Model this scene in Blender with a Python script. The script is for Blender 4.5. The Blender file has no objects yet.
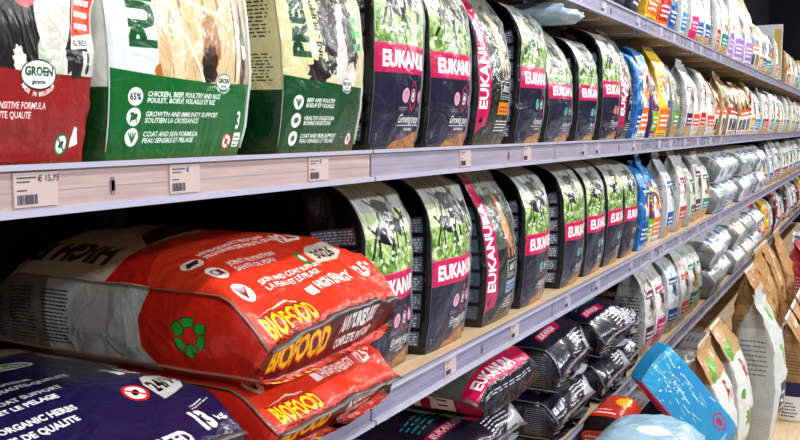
import bpy, math, random
import numpy as np
from mathutils import Matrix, Vector
random.seed(7); RNG = np.random.RandomState(7)
scene = bpy.context.scene
R = math.radians
# ------------------------------------------------------------------ camera, world, lights, exposure
cam_d = bpy.data.cameras.new('camera'); cam = bpy.data.objects.new('camera', cam_d)
scene.collection.objects.link(cam); scene.camera = cam
cam_d.sensor_width = 36; cam_d.lens = 40.5; cam_d.clip_start = .02
cam.location = (0, -.78, 1.45)
cam.rotation_euler = (R(90 - 5.837), 0, R(27.95 - 90))
w = bpy.data.worlds.new('world'); scene.world = w; w.use_nodes = True
w.node_tree.nodes['Background'].inputs[0].default_value = (.80, .86, 1, 1)
w.node_tree.nodes['Background'].inputs[1].default_value = .03
scene.view_settings.view_transform = 'Standard'; scene.view_settings.look = 'None'
scene.view_settings.exposure = -.45; scene.view_settings.gamma = 1
scene.view_settings.use_curve_mapping = False
CEIL = 3.6
LAMPS = []                       # (x, y, length_x, width_y, watts): the shop's ceiling panels
for i in range(7): LAMPS.append((-.6 + i*2.4, -1.35, 1.1, .16, 62 if i != 0 else 50))
for i in range(5): LAMPS.append((-1.2 + i*3.2, -4.6, 1.6, .4, 210))
for i, (x, y, lx, ly, pw) in enumerate(LAMPS):
    l = bpy.data.lights.new('panel_light', 'AREA'); l.shape = 'RECTANGLE'; l.size = lx; l.size_y = ly
    l.energy = pw; l.color = (1, .975, .95) if y > -3 else (.93, .96, 1)
    o = bpy.data.objects.new('panel_light', l); o.location = (x, y, CEIL - .12)
    o.rotation_euler = (R(18) if y > -3 else R(45), 0, 0)
    scene.collection.objects.link(o)

# ------------------------------------------------------------------ helpers
def link(o): scene.collection.objects.link(o); return o
def tag(o, label=None, cat=None, group=None, kind=None):
    if label: o['label'] = label
    if cat: o['category'] = cat
    if group: o['group'] = group
    if kind: o['kind'] = kind
    return o
def mat(name, col, rough=.5, metal=0, emit=None, noise=None, bump=0, bscale=60, stretch=(1, 1, 1)):
    m = bpy.data.materials.new(name); m.use_nodes = True; nt = m.node_tree; b = nt.nodes['Principled BSDF']
    b.inputs['Base Color'].default_value = (*col, 1); b.inputs['Roughness'].default_value = rough
    b.inputs['Metallic'].default_value = metal
    if emit:
        b.inputs['Emission Color'].default_value = (*emit[0], 1); b.inputs['Emission Strength'].default_value = emit[1]
    if noise or bump:
        tc = nt.nodes.new('ShaderNodeTexCoord'); mp = nt.nodes.new('ShaderNodeMapping')
        mp.inputs['Scale'].default_value = stretch; nt.links.new(tc.outputs['Object'], mp.inputs[0])
        n = nt.nodes.new('ShaderNodeTexNoise'); n.inputs['Scale'].default_value = bscale; n.inputs['Detail'].default_value = 5
        nt.links.new(mp.outputs[0], n.inputs['Vector'])
        if noise:
            cr = nt.nodes.new('ShaderNodeValToRGB'); e = cr.color_ramp.elements
            e[0].position = .3; e[1].position = .7
            e[0].color = (*noise, 1); e[1].color = (*col, 1)
            nt.links.new(n.outputs[0], cr.inputs[0]); nt.links.new(cr.outputs[0], b.inputs['Base Color'])
        if bump:
            bp = nt.nodes.new('ShaderNodeBump'); bp.inputs['Strength'].default_value = bump; bp.inputs['Distance'].default_value = .004
            nt.links.new(n.outputs[0], bp.inputs['Height']); nt.links.new(bp.outputs[0], b.inputs['Normal'])
    return m
def boxes(name, bl, m, parent=None, loc=None):
    """one mesh made of axis-aligned boxes (x0,x1,y0,y1,z0,z1)"""
    v, f = [], []
    for (x0, x1, y0, y1, z0, z1) in bl:
        k = len(v)
        v += [(x0,y0,z0),(x1,y0,z0),(x1,y1,z0),(x0,y1,z0),(x0,y0,z1),(x1,y0,z1),(x1,y1,z1),(x0,y1,z1)]
        f += [[k+i for i in q] for q in ((0,3,2,1),(4,5,6,7),(0,1,5,4),(1,2,6,5),(2,3,7,6),(3,0,4,7))]
    me = bpy.data.meshes.new(name); me.from_pydata(v, [], f); me.materials.append(m)
    o = bpy.data.objects.new(name, me); link(o)
    if parent: o.parent = parent
    if loc: o.location = loc
    return o
def empty(name, loc, rz=0):
    o = bpy.data.objects.new(name, None); o.empty_display_size = .05; o.location = loc; o.rotation_euler = (0, 0, rz); return link(o)

# ------------------------------------------------------------------ print shop: flat print for the packaging, painted from code
FONT = {}
def glyphs(s, bold):
    key = (s, bold)
    if key not in FONT:
        cu = bpy.data.curves.new('t', 'FONT'); cu.body = s; cu.resolution_u = 2; cu.offset = bold
        o = bpy.data.objects.new('t', cu); m = o.to_mesh(); m.calc_loop_triangles()
        co = np.array([v.co[:2] for v in m.vertices]).reshape(-1, 2)
        tr = np.array([t.vertices[:] for t in m.loop_triangles]).reshape(-1, 3)
        tri = co[tr] if len(tr) else np.zeros((0, 3, 2)); o.to_mesh_clear()
        bpy.data.objects.remove(o); bpy.data.curves.remove(cu)
        FONT[key] = tri / .70
    return FONT[key]
SS = 2
class Panel:
    def __init__(s, sheet, x0, y0, wp, hp, W, H): s.a = sheet; s.x0, s.y0, s.wp, s.hp, s.W, s.H = x0, y0, wp, hp, W, H
    def px(s, p):
        p = np.asarray(p, float); return np.stack([p[..., 0]/s.W*s.wp, p[..., 1]/s.H*s.hp], -1)
    def _apply(s, mask, x0, y0, col, al=1):
        h, w_ = mask.shape; m = mask.reshape(h//SS, SS, w_//SS, SS).mean((1, 3))[..., None]*al
        h, w_ = m.shape[:2]
        v = s.a[s.y0+y0:s.y0+y0+h, s.x0+x0:s.x0+x0+w_]; v[...] = v*(1-m) + np.asarray(col)*m
    def _bb(s, P):
        lo = np.floor(P.min(0)).astype(int); hi = np.ceil(P.max(0)).astype(int)
        lo = np.maximum(lo, 0); hi = np.minimum(hi, (s.wp, s.hp)); return lo, hi
    def poly(s, pts, col, al=1):
        P = s.px(pts); lo, hi = s._bb(P)
        if (hi <= lo).any(): return
        X, Y = np.meshgrid(lo[0]+(np.arange((hi[0]-lo[0])*SS)+.5)/SS, lo[1]+(np.arange((hi[1]-lo[1])*SS)+.5)/SS)
        m = np.zeros(X.shape, bool)
        for i in range(len(P)):
            (xa, ya), (xb, yb) = P[i-1], P[i]
            if ya == yb: continue
            m ^= ((ya <= Y) != (yb <= Y)) & (X < xa + (Y-ya)*(xb-xa)/(yb-ya))
        s._apply(m.astype(float), lo[0], lo[1], col, al)
    def rect(s, x0, y0, x1, y1, col, al=1): s.poly([(x0,y0),(x1,y0),(x1,y1),(x0,y1)], col, al)
    def ell(s, x, y, rx, ry, col, rot=0, rough=0, n=28, al=1):
        t = np.linspace(0, 2*np.pi, n, endpoint=False); k = 1 + (RNG.rand(n)-.5)*rough
        px, py = np.cos(t)*rx*k, np.sin(t)*ry*k; c, s_ = math.cos(rot), math.sin(rot)
        s.poly(np.stack([x+px*c-py*s_, y+px*s_+py*c], -1), col, al)
    def ring(s, x, y, r, th, col, ry=None):
        ry = ry or r; t = np.linspace(0, 2*np.pi, 25)
        s.poly(np.concatenate([np.stack([x+np.cos(t)*r, y+np.sin(t)*ry], -1), np.stack([x+np.cos(t[::-1])*(r-th), y+np.sin(t[::-1])*(ry-th)], -1)]), col)
    def line(s, pts, wd, col, al=1):
        for (xa, ya), (xb, yb) in zip(pts[:-1], pts[1:]):
            dx, dy = xb-xa, yb-ya; L = math.hypot(dx, dy) or 1; nx, ny = -dy/L*wd/2, dx/L*wd/2
            s.poly([(xa+nx,ya+ny),(xb+nx,yb+ny),(xb-nx,yb-ny),(xa-nx,ya-ny)], col, al)
    def text(s, t, x, y, h, col, rot=0, bold=.012, sx=1, shear=0, align='l', grow=0):
        tri = glyphs(t, round(bold*1.45+.006+grow, 4)).copy()
        if not len(tri): return
        tri = tri*h; tri[..., 0] = tri[..., 0]*sx + tri[..., 1]*shear
        if align == 'c': tri[..., 0] -= (tri[..., 0].max()+tri[..., 0].min())/2
        c, s_ = math.cos(rot), math.sin(rot)
        T = np.stack([x+tri[..., 0]*c-tri[..., 1]*s_, y+tri[..., 0]*s_+tri[..., 1]*c], -1); T = s.px(T)
        lo, hi = s._bb(T.reshape(-1, 2))
        if (hi <= lo).any(): return
        m = np.zeros(((hi[1]-lo[1])*SS, (hi[0]-lo[0])*SS)); H_, W_ = m.shape
        for t3 in (T-lo)*SS:
            a = np.maximum(np.floor(t3.min(0)).astype(int), 0); b = np.minimum(np.ceil(t3.max(0)).astype(int)+1, (W_, H_))
            if (b <= a).any(): continue
            X, Y = np.meshgrid(np.arange(a[0], b[0])+.5, np.arange(a[1], b[1])+.5)
            e = [(t3[(i+1)%3][0]-t3[i][0])*(Y-t3[i][1])-(t3[(i+1)%3][1]-t3[i][1])*(X-t3[i][0]) for i in range(3)]
            k = ((e[0]>=-.01)&(e[1]>=-.01)&(e[2]>=-.01))|((e[0]<=.01)&(e[1]<=.01)&(e[2]<=.01))
            m[a[1]:b[1], a[0]:b[0]][k] = 1
        s._apply(m, lo[0], lo[1], col)
    def lines(s, x0, y0, x1, y1, n, col, h=.4, rag=.3, al=1, vert=False):
        """small print too fine to read: rows of word-length dashes"""
        L = (y1-y0) if vert else (x1-x0); T = (x1-x0) if vert else (y1-y0); step = T/n
        for i in range(n):
            q = 0; end = L*(1-random.random()*rag)
            while q < end:
                wl = random.uniform(.04, .14)*L; e = min(q+wl, end); b = i*step
                if vert: s.rect(x0+b, y0+q, x0+b+step*h, y0+e, col, al)
                else: s.rect(x0+q, y0+b, x0+e, y0+b+step*h, col, al)
                q = e + .03*L
    def mottle(s, y0, y1, col, n, r, x0=0, x1=None, al=.6, rough=.8, asp=.6):
        x1 = s.W if x1 is None else x1
        for i in range(n): s.ell(random.uniform(x0, x1), random.uniform(y0, y1), r*random.uniform(.4, 1.2), r*asp*random.uniform(.4, 1.2), col, random.random()*3, rough, 12, al)
TW, TH = 640, 640
DESIGNS = {}
def sheet(name, F, S, E, base, rough=.3, metal=0, bump=.35, coat=.3, paper=False, scale=1., bscale=14):
    """F,S,E: (width, height) in metres of the front, side and end panels"""
    w_, h_ = int(TW*scale), int(TH*scale)
    a = np.zeros((h_, w_, 3)) + np.asarray(base); fw, fh = int(w_*.6), int(h_*.25)
    ps = dict(F=Panel(a, 0, fh, fw, h_-fh, *F), S=Panel(a, fw, fh, w_-fw, h_-fh, *S), E=Panel(a, 0, 0, fw, fh, *E), B=Panel(a, fw, 0, w_-fw, fh, .1, .1), a=a)
    DESIGNS[name] = dict(a=a, rough=rough, metal=metal, bump=bump, coat=coat, F=F, S=S, E=E, bscale=bscale)
    return ps
def print_mat(name):
    d = DESIGNS[name]
    if 'mat' in d: return d['mat']
    a = d['a']; h, w_ = a.shape[:2]; img = bpy.data.images.new('print_'+name, w_, h)
    px = np.ones((h, w_, 4), np.float32); px[..., :3] = np.clip(a, 0, 1)**1.35; img.pixels.foreach_set(px.ravel()); img.pack()
    m = bpy.data.materials.new('print_'+name); m.use_nodes = True; nt = m.node_tree; b = nt.nodes['Principled BSDF']
    ti = nt.nodes.new('ShaderNodeTexImage'); ti.image = img; ti.extension = 'EXTEND'
    nt.links.new(ti.outputs[0], b.inputs['Base Color'])
    b.inputs['Roughness'].default_value = d['rough']; b.inputs['Metallic'].default_value = d['metal']
    b.inputs['Specular IOR Level'].default_value = .36; b.inputs['Coat Weight'].default_value = d['coat']*.6; b.inputs['Coat Roughness'].default_value = .12
    tc = nt.nodes.new('ShaderNodeTexCoord'); n = nt.nodes.new('ShaderNodeTexNoise')
    n.inputs['Scale'].default_value = d['bscale']; n.inputs['Detail'].default_value = 3.5; n.inputs['Distortion'].default_value = 1.2
    oi = nt.nodes.new('ShaderNodeObjectInfo'); ad = nt.nodes.new('ShaderNodeVectorMath'); ad.operation = 'ADD'
    sc = nt.nodes.new('ShaderNodeMath'); sc.operation = 'MULTIPLY'; sc.inputs[1].default_value = 9
    nt.links.new(oi.outputs['Random'], sc.inputs[0]); nt.links.new(tc.outputs['Object'], ad.inputs[0]); nt.links.new(sc.outputs[0], ad.inputs[1])
    nt.links.new(ad.outputs[0], n.inputs['Vector'])
    bp = nt.nodes.new('ShaderNodeBump'); bp.inputs['Strength'].default_value = d['bump']; bp.inputs['Distance'].default_value = .02
    nt.links.new(n.outputs[0], bp.inputs['Height']); nt.links.new(bp.outputs[0], b.inputs['Normal']); nt.links.new(bp.outputs[0], b.inputs['Coat Normal'])
    d['mat'] = m; return m
def hexc(s): return tuple(int(s[i:i+2], 16)/255 for i in (0, 2, 4))
WHT = (.96, .96, .95); BLK = (.06, .05, .07); NAVY = hexc('2a2748'); MAG = hexc('cc2069'); GRN = hexc('0f7a3c')

def barcode(P, x, y, w_, h, col=BLK):
    q = x
    while q < x+w_: k = random.choice((.006, .011, .018))*w_*2; P.rect(q, y, min(q+k, x+w_), y+h, col); q += k + random.choice((.008, .014))*w_*2
def paw(P, x, y, r, col):
    P.ell(x, y-r*.2, r*.5, r*.4, col)
    for k in (-.6, -.2, .2, .6): P.ell(x+k*r, y+r*(.55-abs(k)*.45), r*.16, r*.24, col)
def dog_head_icon(P, x, y, r, bg, fg):
    P.ell(x, y, r, r, bg); P.ring(x, y, r*.9, r*.09, fg); P.ell(x-r*.05, y+r*.05, r*.42, r*.3, fg, .4); P.ell(x-r*.38, y+r*.25, r*.16, r*.34, fg, .7); P.rect(x-.1*r, y-.6*r, x+.35*r, y, fg)
def furry(P, x, y, rx, ry, col, rot=0, dark=None):
    P.ell(x, y, rx, ry, col, rot, .28, 60)
    dk = dark or tuple(c*.75 for c in col)
    for i in range(14):
        a = random.random()*6.3; q = random.random()**.5*.8
        ex, ey = x+math.cos(a)*rx*q, y+math.sin(a)*ry*q; L = min(rx, ry)*.5
        P.line([(ex, ey), (ex+random.uniform(-.2,.2)*L, ey-L)], L*.12, dk, .5)
def running_dog(P, x, y, s, col=(.10,.10,.11), white=(.9,.9,.9)):
    P.ell(x, y, s*.30, s*.13, col, -.25, .15); P.ell(x+s*.26, y+s*.10, s*.12, s*.09, col, .5, .2); P.ell(x+s*.36, y+s*.07, s*.08, s*.04, white, -.2)
    P.ell(x+s*.2, y-s*.03, s*.09, s*.12, white, .3, .2); P.ell(x+s*.2, y+s*.2, s*.05, s*.1, col, .8)
    for dx, ex in ((-.25, -.42), (-.18, -.16), (.18, .34), (.24, .16)):
        P.line([(x+dx*s, y-.02*s), (x+(dx+ex)/2*s, y-.18*s), (x+ex*s, y-.34*s)], s*.055, col); P.ell(x+ex*s, y-.35*s, s*.045, s*.03, white)
    P.line([(x-.28*s, y+.05*s), (x-.46*s, y+.16*s)], s*.04, col)
def recycle(P, x, y, r, col, edge):
    for k in range(3):
        a0 = math.pi/2 + k*2*math.pi/3
        def pt(a, q): return (x+math.cos(a)*r*q, y+math.sin(a)*r*q)
        for c_, g in ((edge, .05), (col, 0)):
            P.poly([pt(a0-.30-g*.5, 1+g), pt(a0+.30, 1+g), pt(a0+.62, .95+g), pt(a0+.62+g, .55-g), pt(a0-.25, .55-g)], c_)
            P.poly([pt(a0+.78-g, .55-g), pt(a0+.78-g, 1.05+g), pt(a0+1.2, 1.15+g), pt(a0+1.65+g, .78), pt(a0+1.35, .40-g)], c_)

# ---- navy and magenta range
def grass_photo(P, W, y0, y1, clear):
    P.rect(0, y0, W, y1, hexc('b0c684')); P.rect(0, y0+(y1-y0)*.55, W, y1, hexc('d2dcb4'))
    P.mottle(y0, y0+(y1-y0)*.5, hexc('5f8a35'), 60, .012); P.mottle(y0, y1, hexc('e4eacb'), 60, .010); P.mottle(y0, y0+(y1-y0)*.35, hexc('3d5c26'), 25, .007)
    P.rect(0, y1-.012, W, clear, hexc('b9bbb6'))
    for i in range(16): x = random.uniform(0, W); P.line([(x, y1-.03), (x+random.uniform(-.02,.02), clear)], random.uniform(.002,.006), hexc('e3e6e2') if i % 2 else hexc('888c88'), .7)
def euk(name, icon, script, sub, dogs=2, band=MAG, dog=(.09,.09,.10)):
    W, H, D = .215, .42, .115
    p = sheet(name, (W, H), (D, H), (W, D), NAVY, rough=.30, coat=.5, bump=.36)
    P = p['F']; P.rect(0, 0, W, .145, NAVY); grass_photo(P, W, .195, .325, H)
    for k in range(dogs): running_dog(P, W*(.34+.34*k), .268+.012*k, .125, dog)
    running_dog(P, W*.5, .315, .14, hexc('6a6c68'), hexc('a5a8a4'))
    P.rect(0, .145, W, .198, band); P.rect(0, .1965, W, .1985, hexc('f05a98'))
    P.text('EUKANUBA', W*.10, .1570, .028, WHT, sx=1.02, bold=.03)
    P.ell(W*.50, .104, .0145, .0145, icon); P.ell(W*.50, .104, .0095, .0095, tuple(c*.8 for c in icon)); P.text('(', W*.49, .098, .010, WHT)
    x, y = W*.70, .105; hx = [(0,.031),(.016,.017),(.016,-.017),(0,-.031),(-.016,-.017),(-.016,.017)]
    P.poly([(x+a, y+b) for a, b in hx], hexc('e0447a')); P.poly([(x+a*.84, y+b*.87) for a, b in hx], NAVY); P.ell(x, y, .0115, .013, WHT); P.ell(x, y+.001, .009, .010, NAVY); P.ell(x-.001, y+.001, .005, .006, WHT)
    P.ell(W*.90, .104, .0135, .0135, icon)
    P.lines(W*.40, .076, W*.60, .084, 2, icon); P.lines(W*.82, .076, W*.98, .084, 2, icon)
    P.text(script, W*.70, .052, .0165, WHT, shear=.25, align='c', bold=.004, sx=.8)
    P.rect(W*.42, .046, W*.98, .0475, WHT); P.text(sub, W*.70, .037, .0055, WHT, align='c'); P.lines(W*.45, .018, W*.75, .032, 3, hexc('b36a8a'))
    P.poly([(W*.30, 0), (W*.42, .016), (W*.62, .020), (W*.8, .030), (W, .036), (W, 0)], hexc('b98a4f')); P.mottle(0, .022, hexc('7d5a2c'), 14, .008, W*.5, W); P.text('3', W*.08, .02, .012, hexc('9a95b0'))
    P.line([(W*.02, .03), (W*.2, .025)], .002, hexc('55507a'))
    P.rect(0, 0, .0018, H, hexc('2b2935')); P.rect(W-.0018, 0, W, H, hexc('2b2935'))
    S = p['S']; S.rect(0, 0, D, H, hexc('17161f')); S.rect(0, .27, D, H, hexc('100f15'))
    for k in range(7): S.rect(D*.08, .018+k*.040, D*.88, .050+k*.040, hexc('6e7684')); S.lines(D*.12, .021+k*.040, D*.84, .048+k*.040, 5, hexc('e6e8ec'), .5, .1)
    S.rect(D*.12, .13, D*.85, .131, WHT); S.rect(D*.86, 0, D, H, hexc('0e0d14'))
    p['E'].rect(0, 0, 1, 1, NAVY); p['B'].rect(0, 0, 1, 1, hexc('a9aaa6')); return p
euk('navy_pink', hexc('f4b4d2'), 'Growing puppy', 'LARGE BREED')
euk('navy_pink_b', hexc('f4b4d2'), 'Growing puppy', 'MEDIUM BREED', 3)
euk('navy_teal', hexc('5cc7bd'), 'Active adult', 'LARGE BREED')
euk('navy_teal_b', hexc('3fb9b4'), 'Active adult', 'MEDIUM BREED', 1)
euk('navy_orange', hexc('f0a58c'), 'Thriving mature', 'SENIOR', 2)
def breed(name, lab, dogc):
    W, H, D = .21, .42, .11
    p = sheet(name, (W, H), (D, H), (W, D), hexc('2e322c'), rough=.27, coat=.5, bump=.40)
    P = p['F']; P.rect(0, 0, W, .19, hexc('272a25')); P.rect(0, .19, W, .33, hexc('6e7468')); P.rect(0, .33, W, H, hexc('9a9d95'))
    P.mottle(.16, .36, hexc('4a5046'), 60, .014); P.mottle(.2, .40, hexc('b8bdb2'), 36, .010); P.mottle(0, .16, hexc('3c4138'), 40, .012)
    for i in range(22):
        x, y = random.uniform(.05, W), random.uniform(.2, .38); P.line([(x, y), (x+random.uniform(-.03,.03), y+random.uniform(-.03,.04))], .0014, hexc('e8ebe4'), .8)
    furry(P, W*.62, .24, .026, .050, dogc, .15); furry(P, W*.58, .305, .020, .024, dogc); P.ell(W*.62, .298, .010, .012, WHT); P.ell(W*.50, .312, .009, .016, tuple(c*.55 for c in dogc), .4); P.ell(W*.70, .318, .007, .014, tuple(c*.55 for c in dogc), -.4)
    for x in (.55, .68, .78): P.line([(W*x, .22), (W*x+.003, .165)], .010, dogc)
    P.rect(0, .045, W*.235, H, MAG); P.text('EUKANUBA', W*.175, .085, .030, WHT, rot=math.pi/2, sx=1.0, bold=.02)
    P.poly([(W*.0, .025), (W*.12, .045), (W*.235, .05), (W*.235, .085), (0, .08)], MAG); P.text('4', W*.05, .05, .020, BLK)
    P.ell(W*.5, .385, .013, .017, hexc('c02050')); P.ell(W*.5, .385, .006, .009, WHT)
    P.rect(W*.50, .112, W*.96, .156, WHT); P.rect(W*.51, .1135, W*.95, .1545, hexc('2b2e29')); P.text('ADULT', W*.55, .130, .015, WHT); P.lines(W*.55, .117, W*.9, .127, 2, WHT)
    P.rect(W*.48, .074, W*.96, .104, lab); P.lines(W*.52, .080, W*.92, .099, 2, hexc('aa2a1a') if lab[0] > .5 else hexc('1a3a60'), .5); P.lines(W*.5, .034, W*.95, .064, 4, WHT, .4)
    P.mottle(0, .02, hexc('8c6a3c'), 16, .008)
    S = p['S']; S.rect(0, 0, D, H, hexc('1d2128'))
    for k in range(7): S.rect(D*.08, .02+k*.042, D*.88, .053+k*.042, hexc('65707e')); S.lines(D*.14, .025+k*.042, D*.8, .049+k*.042, 4, hexc('9aa4ae'), .4, .1)
    p['B'].rect(0, 0, 1, 1, hexc('55584f')); return p
breed('breed_orange', hexc('f2a01e'), hexc('c9b79c')); breed('breed_blue', hexc('8fbbe0'), hexc('d8a07a'))

# ---- green / red bags with the oval seal
def groen_seal(P, x, y, r=.026, tag_=True):
    P.ell(x, y, r*1.06, r*.62, hexc('16301f')); P.ell(x, y, r, r*.56, WHT); P.text('GROEN', x, y-.001, r*.34, hexc('0c5a2c'), align='c', bold=.03, sx=1.0); P.text('garantie', x, y-r*.36, r*.17, BLK, align='c')
    for i, ch in enumerate('MADE IN BELGIUM'):
        a = -math.pi*.80 + i*math.pi*.60/14; P.text(ch, x+math.cos(a)*r*1.15, y+math.sin(a)*r*.86, r*.17, WHT, rot=a+math.pi/2, bold=.03, align='c')
def icon_row(P, x, y, r, kind, t1, t2, h=.0062):
    P.ell(x, y, r, r, WHT)
    if kind == 0: P.text('65%', x, y-r*.35, r*.72, BLK, align='c', sx=.85)
    elif kind == 1: P.ell(x, y, r*.55, r*.3, GRN, .5); P.ell(x-r*.3, y+r*.3, r*.25, r*.2, GRN); P.line([(x-.3*r,y),(x-.5*r,y-.6*r)], r*.14, GRN); P.line([(x+.3*r,y),(x+.4*r,y-.6*r)], r*.14, GRN)
    elif kind == 2:
        for k in range(5): P.line([(x, y-r*.6), (x-r*.6+k*r*.3, y+r*.5)], r*.14, GRN)
    else: P.ell(x, y, r*.6, r*.45, hexc('b9b9b0')); P.ell(x, y, r*.3, r*.3, GRN)
    P.text(t1, x+r*1.7, y+r*.08, h, WHT, bold=.02, shear=.1); P.text(t2, x+r*1.7, y-h*1.15, h, WHT, bold=.02, shear=.1)
def no_sign(P, x, y, r, col, inner=WHT):
    P.ell(x, y, r, r, col); P.ell(x, y, r*.78, r*.78, inner); P.ell(x, y, r*.4, r*.25, BLK, .6); P.line([(x-r*.6, y+r*.6), (x+r*.6, y-r*.6)], r*.2, col)
p = sheet('red_dog', (.31, .405), (.12, .44), (.31, .12), hexc('8e1016'), rough=.32, coat=.4, bump=.5, scale=1.5)
P = p['F']; P.rect(0, .098, .31, .44, hexc('c9d2c6')); P.rect(.25, .098, .31, .44, hexc('e6e6e0'))
P.mottle(.10, .30, hexc('b8cdb4'), 30, .02, 0, .25, al=.4)
furry(P, .12, .20, .10, .14, hexc('2a2322')); furry(P, .183, .150, .026, .060, hexc('241d1c')); furry(P, .272, .150, .024, .060, hexc('262020')); furry(P, .03, .14, .05, .08, hexc('1c1716'))
P.poly([(.196, .20), (.262, .20), (.262, .150), (.250, .120), (.238, .104), (.226, .112), (.212, .128), (.200, .155)], hexc('e4e0da')); furry(P, .230, .175, .030, .040, hexc('e6e2dc'), 0, hexc('b7b0a8')); furry(P, .232, .130, .013, .025, hexc('dcd7d0'), 0, hexc('aaa39b'))
P.ell(.178, .110, .010, .014, hexc('e6e0d8'), .3, .5, 30); P.ell(.188, .178, .016, .013, hexc('d8707c'), .3); P.ell(.195, .19, .02, .014, hexc('e8e4de'))
furry(P, .17, .285, .075, .06, hexc('2a2322')); P.ell(.165, .27, .03, .05, hexc('efeae4'), 0, .3); P.ell(.178, .25, .014, .01, BLK)
P.poly([(0, .100), (.05, .103), (.12, .104), (.18, .099), (.25, .094), (.31, .096), (.31, 0), (0, 0)], hexc('a5141c'))
P.poly([(.262, .126), (.306, .131), (.306, .21), (.268, .205)], hexc('f2efe6')); P.poly([(.264, .141), (.306, .147), (.306, .200), (.269, .195)], hexc('e8542a'))
P.lines(.270, .150, .303, .190, 3, WHT, .5, .2)
P.text('ALL BREEDS', .266, .131, .0062, BLK, sx=.66, rot=.05)
P.rect(.284, .098, .31, .126, hexc('dcdcd6')); P.ell(.295, .118, .004, .006, BLK); P.ell(.295, .106, .004, .006, BLK)
groen_seal(P, .207, .096, .0265); P.text('SENSITIVE FORMULA', .182, .060, .0070, WHT, shear=.1, align='c', sx=.85); P.text('HAUTE QUALITE', .168, .050, .0070, WHT, shear=.1, align='c', sx=.85)
no_sign(P, .264, .022, .0125, hexc('1b8a45')); P.poly([(.281, .018), (.297, .022), (.290, .040), (.283, .042)], WHT)
p['S'].rect(0, 0, 1, .10, hexc('8e1016')); p['S'].rect(0, .10, 1, 1, hexc('cfcabf')); p['B'].rect(0, 0, 1, 1, hexc('d5d5cf'))
p = sheet('green_puppy', (.29, .395), (.12, .44), (.29, .12), hexc('0c6f38'), rough=.3, coat=.45, bump=.45, scale=1.5)
P = p['F']; P.rect(0, .1, .29, .44, hexc('dfe3e4')); P.rect(.255, .1, .29, .44, hexc('bfae98'))
FUR = hexc('d9c09a'); DK = hexc('8a6440')
P.rect(.075, .10, .25, .30, hexc('d8c4a0')); furry(P, .165, .25, .085, .10, FUR, 0, DK); furry(P, .105, .155, .026, .060, hexc('e6d4b6'), .1, DK); furry(P, .140, .150, .020, .055, hexc('dcc49c'), .0, DK); furry(P, .222, .160, .022, .070, hexc('dccaa8'), -.05, DK)
furry(P, .180, .155, .022, .040, hexc('b48c5c'), 0, hexc('6a4428')); P.ell(.176, .125, .019, .026, hexc('5a3624'), 0, .4); P.ell(.172, .112, .015, .014, hexc('341c18'), 0, .4); P.ell(.083, .112, .014, .010, hexc('c9804a')); P.ell(.088, .13, .010, .03, FUR, .1)
P.rect(.244, .105, .247, .30, hexc('4a3440')); P.ell(.264, .135, .007, .04, hexc('7a5a48'), .05); P.ell(.253, .15, .006, .05, hexc('e8dac4')); P.ell(.270, .16, .006, .06, hexc('5a3a38'))
P.line([(.085, .23), (.150, .12), (.165, .10)], .004, hexc('f7f2e6')); P.line([(.12, .21), (.20, .195), (.24, .22)], .005, hexc('f2e9d6'))
P.poly([(0, .113), (.05, .108), (.12, .103), (.2, .100), (.29, .104), (.29, 0), (0, 0)], hexc('0c7a3c'))
P.text('PUPPY', .071, .139, .038, hexc('0c6a3a'), rot=math.pi/2, bold=.035, sx=.88)
groen_seal(P, .213, .103, .0185)
icon_row(P, .040, .079, .0115, 0, 'CHICKEN, BEEF, POULTRY AND RICE', 'POULET, BOEUF, VOLAILLE ET RIZ'); icon_row(P, .040, .054, .0115, 1, 'GROWTH AND IMMUNITY SUPPORT', 'SOUTIEN LA CROISSANCE'); icon_row(P, .040, .029, .0115, 2, 'COAT AND SKIN FORMULA', 'PEAU SENSIBLE ET PELAGE')
no_sign(P, .248, .022, .0115, hexc('d33a2c')); P.rect(.263, .014, .281, .034, WHT); P.lines(.265, .016, .28, .032, 3, GRN); P.text('3', .262, .040, .024, WHT, sx=.7)
P.ell(.272, .15, .008, .012, WHT); P.rect(.266, .158, .279, .172, hexc('2f8a4a'))
S = p['S']; S.rect(0, 0, 1, .10, hexc('0a5a2e')); S.rect(0, .10, 1, 1, hexc('d8dbd6')); p['B'].rect(0, 0, 1, 1, hexc('dfe3e4'))
p = sheet('cream_puppy', (.25, .395), (.13, .44), (.25, .13), hexc('12552f'), rough=.3, coat=.45, bump=.45, scale=1.3)
P = p['F']; P.rect(0, .11, .25, .44, hexc('dcd5ae')); P.mottle(.11, .4, hexc('cfc797'), 30, .02, al=.3)
furry(P, .135, .20, .040, .075, hexc('332a2a')); P.ell(.165, .19, .020, .080, hexc('cfc6c2'), 0, .4, 50); furry(P, .175, .285, .045, .04, hexc('2c2526')); P.ell(.178, .285, .014, .035, hexc('e5dfdb')); P.ell(.182, .262, .008, .010, hexc('e2606e')); P.ell(.165, .30, .005, .006, BLK)
P.ell(.085, .130, .030, .022, hexc('2a2020'), .2, .4, 40); P.ell(.15, .138, .020, .035, hexc('e0d8d2'), 0, .4, 40); P.ell(.195, .19, .022, .07, hexc('2e2728'), 0, .4, 50); P.ell(.19, .13, .016, .022, hexc('dfd7d2'), 0, .4)
P.poly([(0, .122), (.06, .116), (.14, .112), (.25, .108), (.25, 0), (0, 0)], hexc('115f33'))
P.text('PRESTIGE', .060, .150, .034, hexc('0f5a34'), rot=math.pi/2, bold=.035, sx=.95); P.text('MINI - PUPPY & JUNIOR', .092, .140, .013, hexc('24463a'), rot=math.pi/2, bold=.02)
for k in range(3): P.poly([(.205, .17+.022*k), (.24, .175+.022*k), (.24, .188+.022*k), (.205, .183+.022*k)], hexc('49b060'))
groen_seal(P, .172, .112, .017)
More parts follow.
